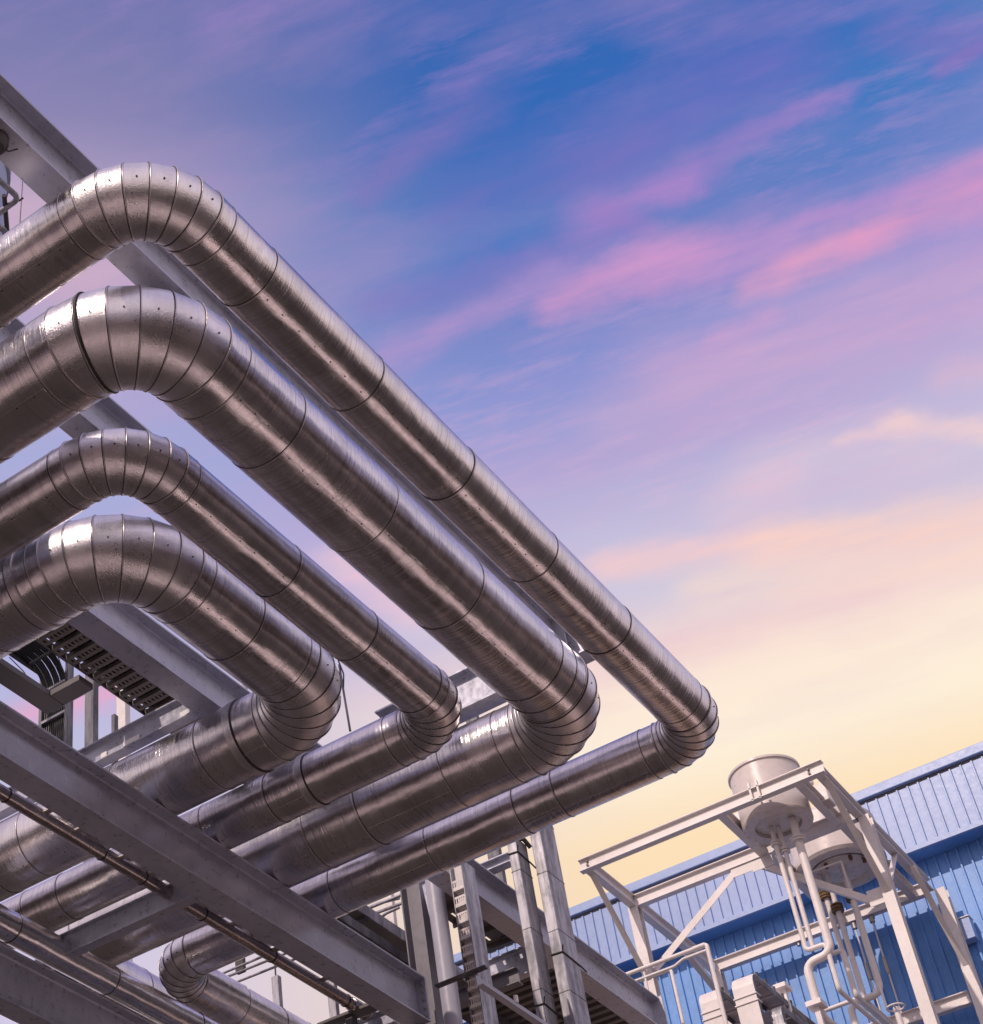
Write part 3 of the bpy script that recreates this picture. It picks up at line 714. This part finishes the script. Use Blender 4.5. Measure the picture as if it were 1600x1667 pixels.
q = on(1050, 1595, x=XB - .08); brace((XA + .12, YL, ZB - .002), (XB - .09, YL, q.z))
q = on(1450, 1448, x=XB - .08); brace((XA + .12, YR - .03, ZB - .002), (XB - .075, YR - .05, q.z))
a = on(1466, 1388, z=ZB - .01); b = on(1452, 1447, x=XB + .09); brace((a.x, YR, ZB - .002), (XB + .075, YR - .03, b.z))
a = on(1480, 1412, z=ZB - .01); b = on(1548, 1578, x=XC - .08); brace((a.x, YR - .06, ZB - .002), (XC - .075, YR - .12, b.z))
a = on(1109, 1556, z=ZB - .01); b = on(1150, 1618, x=XC - .08); brace((a.x, YL, ZB - .002), (XC - .075, YL - .03, b.z))
a = on(1228, 1398, x=XB); b = on(1438, 1466, x=XB); brace((XB - .02, a.y, ZB - .03), (XB - .02, YR + .12, b.z), .085)
a = on(1206, 1415, x=XB); b = on(1066, 1580, x=XB); brace((XB - .02, a.y, ZB - .01), (XB - .02, YL - .10, b.z), .095)
for px, py in ((1206, 1412), (1240, 1402), (1432, 1458)):
    q = on(px, py, x=XB - .03); MB().mm((XB - .032, q.y - .14, q.z - .10), (XB - .024, q.y + .14, q.z + .11)).build('gusset_plate', M['frame'], ft)
for (x, y, z) in [(XA - .012, YR + .1, ZB + .12), (XA - .012, YR + .1, ZB + .06), (XA - .012, YL - .02, ZB + .12), (XA - .012, YL - .02, ZB + .06)]:
    MB().cyl((x + .012, y, z), (x - .02, y, z), .016, 6).build('bolt', M['beam_dark'], ft)
for px, py in ((1224, 1300), (1236, 1294)):
    q = on(px, py, x=XA - .05); MB().mm((XA - .05, q.y - .012, ZB - .01), (XA - .004, q.y + .012, ZB + .25)).build('stiffener', M['frame'], ft)
for py_ in (5.55, 6.6, 5.2): MB().cyl((XC, py_, ZB - .05), (XC, py_, ZB), .03, 8).build('hanger_lug', M['bolt'], ft)
zq = on(1440, 1660, x=XC).z; fbeam((XC, YL - .02, zq - HB), (XC, YR - .02, zq - HB))
# hanging tie rods below the rear beam
for px in (1377, 1393, 1421, 1461):
    a = on(px, {1377: 1522, 1393: 1515, 1421: 1503, 1461: 1485}[px], x=XC)
    t = empty('tie_rod', 'thin turnbuckle tie rod hanging from the rear frame beam', 'rod', (XC, a.y, 8.0), 'tie rods under the rear frame beam')
    MB().tube([(XC, a.y, ZB - .002), (XC, a.y, 8.0)], .011, 8).build('rod', M['frame'], t); MB().cyl((XC, a.y, ZB - .62), (XC, a.y, ZB - .86), .026, 8).build('turnbuckle', M['bolt'], t)
    MB().cyl((XC, a.y, ZB - .10), (XC, a.y, ZB - .02), .035, 8).build('clevis', M['bolt'], t)

# ---------------------------------------------------------------- tanks and their pipes
_q = on(1372, 1420, x=20.4); T1, T2 = (18.66, 5.53, 11.58), (20.4, _q.y, 11.70)
t1 = empty('tank', 'cream cylindrical tank with an open rim, hung in the front bay of the frame', 'tank', T1)
MB().lathe((T1[0], T1[1], 0), [(.285, 11.64), (.285, 11.575), (.415, 11.575), (.425, 11.60), (.425, 12.30), (.445, 12.305), (.445, 12.335), (.405, 12.335), (.405, 12.0), (.1, 11.9)], 56).build('shell', M['tank'], t1)
MB().lathe((T1[0], T1[1], 0), [(.02, 11.612), (.20, 11.614), (.278, 11.628), (.20, 11.636)], 56).build('bottom_head', M['tank'], t1)
MB().mm((T1[0] - .02, T1[1] - .50, 11.80), (T1[0] + .10, T1[1] - .42, 11.95)).build('side_lug', M['frame'], t1); MB().mm((T1[0] - .02, T1[1] + .42, 11.80), (T1[0] + .10, T1[1] + .50, 11.95)).build('side_lug', M['frame'], t1)
MB().tube([(T1[0] + .2, T1[1] - .43, 12.1), (T1[0] + .2, T1[1] - .50, 12.1)], .04, 12).build('nozzle', M['tank'], t1)
MB().box((T1[0] + .25, T1[1] - .57, 11.88), (.22, .16, .26)).build('terminal_box', M['tank'], t1, .012)
t2 = empty('tank', 'wider cream tank behind and to the right of the front one', 'tank', T2)
MB().lathe((T2[0], T2[1], 0), [(.34, 11.75), (.42, 11.69), (.545, 11.70), (.575, 11.74), (.575, 12.32), (.52, 12.40), (.2, 12.48), (.03, 12.49)], 56).build('shell', M['tank'], t2)
MB().lathe((T2[0], T2[1], 0), [(.02, 11.66), (.22, 11.67), (.355, 11.715), (.30, 11.742)], 56).build('bottom_head', M['tank'], t2)
for k, (dx, dy) in enumerate(((-.3, .1), (-.28, -.22), (-.1, -.33), (.05, .3))): MB().cyl((T2[0] + dx, T2[1] + dy, 11.69), (T2[0] + dx, T2[1] + dy, 11.63), .025, 8).build('stud', M['rust'], t2)
def plumb(label, pts, r, x=None, flange=(), fmat='frame', mat='frame', bend=.09, group=None, planes=None):
    P = [on(px, py, x=(planes[i] if planes else x)) if not isinstance((px), V) else px for i, (px, py) in enumerate(pts)]
    t = empty('drain_pipe', label, 'pipe', P[-1], group)
    MB().tube(P, r, 16, bend).build('pipe_run', M[mat], t)
    for (px, py), fr in flange:
        q = on(px, py, x=planes[0] if planes else x)
        for dz in (-.028, .012): MB().cyl((P[0].x, q.y, q.z + dz), (P[0].x, q.y, q.z + dz + .022), fr, 24).build('flange', M[fmat], t)
    return t
def vert(px0, py0, py1, x):
    """pixel pair for a vertical line at plane x"""
    a = on(px0, py0, x=x); 
    return a, V((a.x, a.y, on(px0, py1, x=x).z))
def mkpipe(label, pts, r, flange_z=(), fr=.07, fmat='frame', mat='frame', bend=.09, n=16):
    t = empty('drain_pipe', label, 'pipe', pts[-1]); MB().tube(pts, r, n, bend).build('pipe_run', M[mat], t)
    for z in flange_z:
        for dz in (-.026, .006): MB().cyl((pts[0].x, pts[0].y, z + dz), (pts[0].x, pts[0].y, z + dz + .02), fr, 24).build('flange', M[fmat], t)
    return t
x = T1[0]; p = on(1291, 1338, x=x); e1 = on(1349, 1552, x=x); l1 = on(1311, 1566, x=x)
lo = on(1337, 1652, x=x)
mkpipe('thick cream drain pipe from the front tank, bent in an S', [V((x, p.y, 11.6)), V((x, p.y, e1.z)), V((x, l1.y, e1.z - .03)), V((x, l1.y, lo.z)), V((x + 3.0, l1.y, lo.z))], .050, (on(1298, 1368, x=x).z,), .095, bend=.13)
p = on(1256, 1350, x=x); q = on(1320, 1545, x=x); r_ = on(1345, 1540, x=x)
mkpipe('left thin cream drain pipe from the front tank, ending in a bend to the right', [V((x, p.y, 11.6)), V((x, p.y, q.z)), V((x, r_.y, q.z)), V((x, r_.y, on(1367, 1612, x=x).z)), V((x + 2.5, r_.y, on(1367, 1612, x=x).z))], .029, (on(1262, 1374, x=x).z,), .06, bend=.05)
p = on(1278, 1385, x=x + .06); q = on(1326, 1540, x=x + .06)
mkpipe('middle thin cream drain pipe from the front tank, close beside the left one', [V((x + .06, p.y, 11.6)), V((x + .06, p.y, q.z))], .029, (on(1276, 1386, x=x + .06).z,), .06)
x = 20.3
for k, (px, py, bx_, by, r, lab, right) in enumerate(((1343, 1455, 1398, 1622, .034, 'left rust-stained drain pipe under the rear tank', None), (1362, 1476, 1410, 1628, .034, 'middle rust-stained drain pipe under the rear tank', None), (1386, 1457, 1437, 1600, .042, 'right rust-stained drain pipe under the rear tank, with a U-bend', 1))):
    p = on(px, py, x=x); b = on(bx_, by, x=x); pts = [V((x, p.y, 11.85)), V((x, p.y, b.z))]
    if right: c = on(1390, 1640, x=x); pts = [V((x, p.y, 11.85)), V((x, p.y, b.z - .12)), V((x, p.y + .42, b.z - .12)), V((x, p.y + .42, b.z - .7))]
    else: pts.append(V((x + 1.6, p.y, b.z)))
    mkpipe(lab, pts, r, (p.z, p.z - .05), .085 if right else .075, 'rust', 'frame', .12)
x = 19.6; a = on(1320, 1420, x=x); b = on(1369, 1402, x=x); c = on(1455, 1640, x=x)
tag(MB().tube([a, b, V((x, b.y, c.z))], .013, 10, .02).build('vent_pipe', M['frame']), 'very thin cream vent pipe bending down beside the rear tank', 'pipe')
x = 18.9; a = on(1296, 1588, x=x); b = on(1338, 1545, x=x)
a = on(1328, 1562, x=20.0); b = on(1372, 1546, x=20.0); c = on(1398, 1620, x=20.0)
tag(MB().tube([a, b, V((20.0, b.y, c.z)), V((22.0, b.y, c.z))], .030, 12, .05).build('branch_pipe', M['frame']), 'cream branch pipe turning down between the two pipe groups', 'pipe')
a = on(1340, 1646, x=20.6); b = on(1400, 1624, x=20.6)
tag(MB().tube([a, b, b + V((1.4, 0, 0))], .028, 12, .06).build('header_pipe', M['frame']), 'cream header pipe along the foot of the drain pipes', 'pipe')
hw = on(1458, 1640, x=19.6); wv = empty('valve_stand', 'small valve wheel on a short stand near the foot of the pipes', 'valve', hw)
MB().torus(hw, (0, 0, 1), .10, .012, 28, 6).build('hand_wheel', M['frame'], wv); MB().cyl(hw - V((0, 0, .6)), hw, .035, 12).build('stem', M['frame'], wv); MB().mm(hw + V((-.1, -.008, -.006)), hw + V((.1, .008, .006))).build('spoke', M['frame'], wv)

# ---------------------------------------------------------------- handrail and curved tray hoods in front of the hall
hx = 16.95; c = on(1150, 1537, x=hx)
hrl = empty('handrail', 'cream tubular handrail on the deck edge in front of the frame', 'handrail', (hx, c.y, 8.4))
MB().tube([(hx, 8.3, c.z), (hx, c.y, c.z), (hx, c.y, 7.4)], .024, 12, .03).build('top_rail', M['frame'], hrl)
c2 = on(1148, 1546, x=hx); MB().tube([(hx, 8.3, c.z - .115), (hx, c.y + .42, c.z - .115), (hx, c.y + .30, c.z - .07), (hx, c.y + .02, c.z - .07)], .018, 10, .08).build('mid_rail', M['frame'], hrl)
q = on(1050, 1590, x=hx); MB().tube([(hx, q.y, c.z - .05), (hx, q.y, 8.3)], .014, 8).build('baluster', M['frame'], hrl)
MB().cyl((hx, c.y + .16, c.z), (hx, c.y + .02, c.z), .030, 12).build('end_sleeve', M['frame'], hrl)
c3 = on(1092, 1578, x=hx + .6)
lr = empty('handrail', 'short lower cream handrail behind the longer one', 'handrail', c3)
MB().tube([(hx + .6, c3.y + .4, c3.z), (hx + .6, c3.y, c3.z), (hx + .6, c3.y, 8.2)], .02, 10, .03).build('top_rail', M['frame'], lr)
def hood(x, y0, y1, zt, rad, L, label, mat='galv', slope=0.0):
    t = empty('tray_hood', label, 'cable tray', (x, y0, 6))
    path = [(x, 5.0), (x, zt - rad)] + [(x + rad - rad * math.cos(R(a)), zt - rad + rad * math.sin(R(a))) for a in range(12, 91, 13)] + [(x + rad + .3, zt)] + [(x + rad + L, zt - slope)]
    def sheet(off):
        out = []
        for i, (a, b) in enumerate(path):
            p0 = path[max(i - 1, 0)]; p1 = path[min(i + 1, len(path) - 1)]
            tx, tz = p1[0] - p0[0], p1[1] - p0[1]; l = math.hypot(tx, tz); nx, nz = tz / l, -tx / l
            out.append((a + nx * off, b + nz * off))
        return out
    o, i1, f1 = sheet(0), sheet(.006), sheet(.085)
    def strip(pa, pb, ya, yb, name, m_):
        m = MB(); A = [m.bm.verts.new((a, ya, b)) for a, b in pa]; B = [m.bm.verts.new((a, yb, b)) for a, b in pa]
        C_ = [m.bm.verts.new((a, ya, b)) for a, b in pb]; D = [m.bm.verts.new((a, yb, b)) for a, b in pb]; n = len(pa)
        for k in range(n - 1):
            m.face([A[k], A[k + 1], B[k + 1], B[k]]); m.face([C_[k], D[k], D[k + 1], C_[k + 1]]); m.face([A[k], C_[k], C_[k + 1], A[k + 1]]); m.face([B[k], B[k + 1], D[k + 1], D[k]])
        for k in (0, n - 1): m.face([A[k], B[k], D[k], C_[k]])
        return m.build(name, M[m_], t)
    strip(o, i1, y0, y1, 'cover', 'frame' if mat == 'cream' else mat)
    strip(i1, f1, y0, y0 + .006, 'side_wall', 'galv_dark'); strip(i1, f1, y1 - .006, y1, 'side_wall', 'galv_dark')
    for zz in (zt - rad - .12, zt - rad - .2): MB().mm((x - .012, y0 - .012, zz), (x + .1, y1 + .012, zz + .014)).build('joint_strip', M['frame'], t)
    for k in range(5):
        xx = x + rad + .05 + .22 * k; MB().cyl((xx, y0 + .01, zt - slope * k * .2), (xx, y0 + .01, zt + .05), .014, 6).build('stud', M['dark'], t)
    for k in range(3): MB().mm((x + rad + .12 + .3 * k, y0 + .006, zt - .075 - slope * .25 * k), (x + rad + .16 + .3 * k, y1 - .006, zt - .055 - slope * .25 * k)).build('rung', M['frame'], t)
    return t
a, b = on(1194, 1620, x=17), on(1229, 1612, x=17); hood(17, b.y, a.y, on(1212, 1580, x=17).z, .17, 1.7, 'tallest curved tray hood, in the middle of the hoods at the bottom', 'cream')
a, b = on(1139, 1635, x=17.1), on(1170, 1628, x=17.1); hood(17.1, b.y, a.y, on(1158, 1604, x=17.1).z, .17, .9, 'leftmost curved tray hood, partly behind the handrail post', 'cream')
a, b = on(1242, 1655, x=17.2), on(1272, 1648, x=17.2); hood(17.2, b.y, a.y, on(1262, 1632, x=17.2).z, .15, 1.3, 'rightmost and lowest curved tray hood at the bottom edge', 'galv')
q = on(1275, 1612, x=18.0); sp = empty('stub_post', 'short cream post with a cap plate holding the tall tray hood', 'post', (18.0, q.y, 6))
MB().mm((17.97, q.y - .03, 6.0), (18.03, q.y + .03, q.z)).build('shaft', M['frame'], sp); MB().mm((17.9, q.y - .07, q.z), (18.1, q.y + .07, q.z + .05)).build('cap_plate', M['frame'], sp)
q = on(1330, 1640, x=18.6); sp = empty('stub_post', 'short cream post with a cap plate at the far end of the tray hoods', 'post', (18.6, q.y, 6))
MB().mm((18.57, q.y - .03, 6.0), (18.63, q.y + .03, q.z)).build('shaft', M['frame'], sp); MB().mm((18.5, q.y - .09, q.z), (18.7, q.y + .09, q.z + .06)).build('cap_plate', M['frame'], sp)

# ---------------------------------------------------------------- neighbouring halls outside the picture (seen as reflections)
for nm, lab, a, b in (('neighbouring_hall', 'brown-grey neighbouring hall across the pale strip', (-40, -20, GZ), (14, -9.5, 5.8)), ('neighbouring_hall', 'brown-grey hall behind the viewpoint', (-34, -8, GZ), (-24, 30, 6.5))):
    h_ = empty(nm, lab, 'building', ((a[0] + b[0]) / 2, (a[1] + b[1]) / 2, GZ))
    MB().mm(a, b).build('wall', M['nwall'] if a[1] < -10 else M['pale_wall'], h_); MB().mm((a[0] - .3, a[1] - .3, b[2]), (b[0] + .3, b[1] + .3, b[2] + 1.6)).build('roof', M['beam_dark'], h_)

# ---------------------------------------------------------------- sky: evening gradient and thin pink cloud streaks, fixed in world directions
SUN_AZ, SUN_EL = 171.0, 41.0        # direction towards the sun, measured from +X to +Y
def s2l(c): return tuple(((k / 255 + .055) / 1.055) ** 2.4 if k / 255 > .04045 else k / 255 / 12.92 for k in c)
def world():
    w = bpy.data.worlds.new('World'); SC.world = w; w.use_nodes = True; nt = w.node_tree; nt.nodes.clear()
    tc = nt.nodes.new('ShaderNodeTexCoord'); gen = tc.outputs['Generated']
    sx = nt.nodes.new('ShaderNodeSeparateXYZ'); nt.links.new(gen, sx.inputs[0]); X, Y, Z = sx.outputs
    el = math_(nt, 'MULTIPLY', math_(nt, 'ARCSINE', Z), 57.29578)
    az = math_(nt, 'MULTIPLY', math_(nt, 'ARCTAN2', Y, X), 57.29578)
    def ramp(stops):
        n = nt.nodes.new('ShaderNodeValToRGB'); nt.links.new(mapr(nt, el, -10, 90), n.inputs[0]); e = n.color_ramp.elements
        while len(e) > 1: e.remove(e[-1])
        for i, (d, c) in enumerate(stops):
            k = e[0] if i == 0 else e.new((d + 10) / 100); k.position = (d + 10) / 100; k.color = (*s2l(c), 1)
        return n.outputs[0]
    A = ramp([(-10, (90, 76, 70)), (0, (200, 165, 140)), (22, (246, 214, 182)), (31.0, (254, 226, 186)), (33.5, (255, 240, 218)), (35.5, (254, 234, 216)), (37, (246, 218, 212)),
              (38.6, (212, 204, 222)), (40.5, (200, 194, 222)), (43.3, (176, 168, 214)), (46, (138, 148, 210)), (49, (92, 126, 196)), (51, (66, 120, 192)), (54, (54, 106, 184)), (60, (46, 98, 174)), (90, (70, 96, 158))])
    B = ramp([(-10, (80, 72, 76)), (0, (200, 184, 200)), (20, (206, 194, 220)), (28, (212, 203, 228)), (36, (192, 190, 222)), (39, (178, 178, 222)), (46, (166, 172, 216)), (50.5, (184, 166, 200)),
              (53, (182, 164, 196)), (56, (140, 134, 180)), (60, (108, 116, 174)), (75, (104, 112, 168)), (90, (110, 114, 165))])
    side = mapr(nt, math_(nt, 'ABSOLUTE', math_(nt, 'SUBTRACT', az, 11.0)), 9, 33, 0, 1, True)
    C_ = ramp([(-10, (84, 74, 74)), (0, (222, 192, 184)), (10, (246, 226, 226)), (30, (240, 225, 236)), (50, (226, 212, 232)), (66, (206, 196, 224)), (90, (192, 186, 220))])
    col = mixc(nt, side, A, B)
    back = math_(nt, 'MAXIMUM', mapr(nt, math_(nt, 'ABSOLUTE', math_(nt, 'SUBTRACT', az, 20.0)), 36, 80, 0, 1, True), mapr(nt, el, 61, 80, 0, 1, True))
    col = mixc(nt, back, col, C_)
    # sky plane: direction / height above the horizon
    zz = math_(nt, 'MAXIMUM', Z, .08)
    cb = nt.nodes.new('ShaderNodeCombineXYZ'); nt.links.new(math_(nt, 'DIVIDE', X, zz), cb.inputs[0]); nt.links.new(math_(nt, 'DIVIDE', Y, zz), cb.inputs[1])
    P = cb.outputs[0]
    # streaks drawn out along the wind direction
    rot = nt.nodes.new('ShaderNodeVectorRotate'); rot.rotation_type = 'Z_AXIS'; nt.links.new(P, rot.inputs[0]); rot.inputs['Angle'].default_value = R(74)
    st = noise(nt, scaled(nt, rot.outputs[0], (7, 34, 1)), 1.0, 7, .62)
    st2 = noise(nt, scaled(nt, rot.outputs[0], (3.2, 9, 1)), 1.3, 6, .6)
    ncol = noise(nt, P, 13.0, 6, .62, 'Color')
    wb = nt.nodes.new('ShaderNodeVectorMath'); wb.operation = 'MULTIPLY_ADD'; nt.links.new(ncol, wb.inputs[0]); wb.inputs[1].default_value = (.046, .046, 0)
    sub = nt.nodes.new('ShaderNodeVectorMath'); sub.operation = 'ADD'; nt.links.new(P, sub.inputs[0]); sub.inputs[1].default_value = (-.023, -.023, 0)
    nt.links.new(sub.outputs[0], wb.inputs[2]); Q = wb.outputs[0]
    band = mapr(nt, st2, .44, .70, 0, .38); hi = mapr(nt, el, 30, 38); 
    col = mixc(nt, math_(nt, 'MULTIPLY', math_(nt, 'MULTIPLY', band, hi), .6), col, s2l((206, 158, 204)))
    def sp(px, py):
        w_ = ray(px, py); return (w_.x / w_.z, w_.y / w_.z)
    def stroke(col, p, q, width, c, amt, taper=(1, 1), edge=.42):
        """soft streak between two sky points; width in sky-plane units"""
        (ax, ay), (bx, by) = sp(*p), sp(*q); d2 = (bx - ax) ** 2 + (by - ay) ** 2
        v = nt.nodes.new('ShaderNodeVectorMath'); v.operation = 'SUBTRACT'; nt.links.new(Q, v.inputs[0]); v.inputs[1].default_value = (ax, ay, 0)
        dt = nt.nodes.new('ShaderNodeVectorMath'); dt.operation = 'DOT_PRODUCT'; nt.links.new(v.outputs[0], dt.inputs[0]); dt.inputs[1].default_value = ((bx - ax) / d2, (by - ay) / d2, 0)
        h = math_(nt, 'ADD', dt.outputs['Value'], 0, clamp=True)
        mu = nt.nodes.new('ShaderNodeVectorMath'); mu.operation = 'SCALE'; mu.inputs[0].default_value = (bx - ax, by - ay, 0); nt.links.new(h, mu.inputs['Scale'])
        ds = nt.nodes.new('ShaderNodeVectorMath'); ds.operation = 'DISTANCE'; nt.links.new(v.outputs[0], ds.inputs[0]); nt.links.new(mu.outputs[0], ds.inputs[1])
        wd = mapr(nt, h, 0, 1, width * taper[0], width * taper[1])
        f = mapr(nt, math_(nt, 'DIVIDE', ds.outputs['Value'], wd), 1, 0, 0, 1, True)
        f = math_(nt, 'MULTIPLY', f, mapr(nt, st, .30, .64, edge, 1.0))
        return mixc(nt, math_(nt, 'MULTIPLY', f, amt * .86), col, s2l(c))
    S = [((1000, 260), (1250, 120), .075, (118, 112, 194), .75), ((760, 330), (1000, 220), .05, (122, 116, 190), .6),
         ((1120, 620), (1600, 470), .095, (206, 168, 208), .95), ((1000, 680), (1400, 600), .05, (188, 170, 212), .6),
         ((1180, 545), (1240, 520), .022, (214, 160, 206), .6),
         ((950, 440), (1600, 330), .062, (184, 146, 206), .75, (.6, 1.1)), ((1300, 360), (1640, 270), .028, (196, 146, 206), .7, (.5, 1)),
         ((640, 582), (880, 452), .036, (188, 150, 206), .8, (.7, 1.1)), ((620, 500), (960, 380), .030, (140, 122, 194), .6),
         ((890, 503), (1100, 420), .032, (222, 156, 204), .9, (.8, 1.5)), ((1080, 430), (1260, 395), .040, (206, 152, 206), .75, (1.2, .7)),
         ((1215, 468), (1420, 388), (.028), (236, 164, 198), .85, (.8, 1.4)), ((1400, 395), (1640, 290), .036, (230, 156, 198), .85, (.8, 1.2)),
         ((975, 350), (1110, 288), .028, (180, 138, 204), .8, (1.3, .9)), ((1080, 300), (1370, 160), .026, (176, 134, 204), .75, (1.1, .6)), ((985, 345), (1040, 375), .018, (160, 126, 198), .7),
         ((590, 310), (780, 175), .030, (138, 120, 188), .75, (.7, 1.1)), ((1450, 50), (1660, 70), .03, (124, 112, 190), .7), ((1530, 105), (1640, 70), .016, (150, 114, 190), .7),
         ((1370, 722), (1480, 690), .016, (250, 208, 204), .8, (.7, 1.2)), ((1470, 692), (1680, 690), .026, (253, 214, 204), .9), ((1250, 760), (1500, 720), .06, (222, 200, 218), .7),
         ((1560, 605), (1660, 590), .03, (236, 186, 204), .6),
         ((985, 925), (1280, 880), .042, (252, 206, 202), .9, (.8, 1)), ((1260, 885), (1680, 835), .055, (254, 212, 198), 1.1), ((1150, 960), (1600, 905), .045, (253, 220, 204), .7), ((1200, 830), (1260, 800), .05, (236, 198, 212), .6),
         ((40, 1170), (200, 1120), .040, (238, 166, 198), .9), ((560, 915), (700, 1000), .05, (250, 204, 212), .85), ((0, 420), (240, 470), .06, (214, 178, 200), .7), ((0, 330), (60, 340), .05, (216, 184, 198), .7)]
    for a in S: col = stroke(col, *a)
    fine = noise(nt, scaled(nt, rot.outputs[0], (11, 46, 1)), 1.0, 9, .68); fib = noise(nt, scaled(nt, rot.outputs[0], (4, 7, 1)), 1.0, 4, .6)
    ff = math_(nt, 'MULTIPLY', mapr(nt, fine, .47, .70), mapr(nt, fib, .42, .60))
    ff = math_(nt, 'MULTIPLY', ff, math_(nt, 'MULTIPLY', mapr(nt, el, 37, 42), .42))
    col = mixc(nt, ff, col, mixc(nt, mapr(nt, el, 42, 52), s2l((232, 188, 214)), s2l((168, 136, 204))))
    sky = nt.nodes.new('ShaderNodeTexSky'); sky.sky_type = 'NISHITA'; sky.sun_disc = False; sky.sun_elevation = R(SUN_EL); sky.sun_rotation = R(90 - SUN_AZ)
    b1 = nt.nodes.new('ShaderNodeBackground'); nt.links.new(col, b1.inputs[0]); b1.inputs[1].default_value = 1.02
    b2_ = nt.nodes.new('ShaderNodeBackground'); nt.links.new(sky.outputs[0], b2_.inputs[0]); b2_.inputs[1].default_value = .05
    mx = nt.nodes.new('ShaderNodeMixShader'); mx.inputs[0].default_value = .03; nt.links.new(b1.outputs[0], mx.inputs[1]); nt.links.new(b2_.outputs[0], mx.inputs[2])
    o = nt.nodes.new('ShaderNodeOutputWorld'); nt.links.new(mx.outputs[0], o.inputs[0])
world()
sd_ = V((math.cos(R(SUN_EL)) * math.cos(R(SUN_AZ)), math.cos(R(SUN_EL)) * math.sin(R(SUN_AZ)), math.sin(R(SUN_EL))))
ld = bpy.data.lights.new('sun', 'SUN'); ld.energy = 2.9; ld.angle = R(.6); ld.color = (1.0, .82, .71)
lo = link(bpy.data.objects.new('sun', ld)); lo.rotation_euler = sd_.to_track_quat('Z', 'Y').to_euler(); lo.location = (-10, 10, 30)
# ---------------------------------------------------------------- camera
cd = bpy.data.cameras.new('camera'); cam = link(bpy.data.objects.new('camera', cd)); SC.camera = cam
cd.sensor_fit = 'HORIZONTAL'; cd.sensor_width = 36; cd.lens = 36 * F / 1600
cd.shift_x = (800 - CX) / 1600; cd.shift_y = (CY - 833.5) / 1600
cd.clip_start = .1; cd.clip_end = 3000
rt, upv, bk = RM[0], -RM[1], -RM[2]
cam.matrix_world = Matrix(((rt[0], upv[0], bk[0], 0), (rt[1], upv[1], bk[1], 0), (rt[2], upv[2], bk[2], 0), (0, 0, 0, 1)))
SC.view_settings.view_transform = 'Standard'; SC.view_settings.look = 'None'; SC.view_settings.exposure = 0; SC.view_settings.gamma = 1
SC.cycles.max_bounces = 8; SC.cycles.use_denoising = True
try: SC.cycles.denoiser = 'OPENIMAGEDENOISE'
except Exception: pass
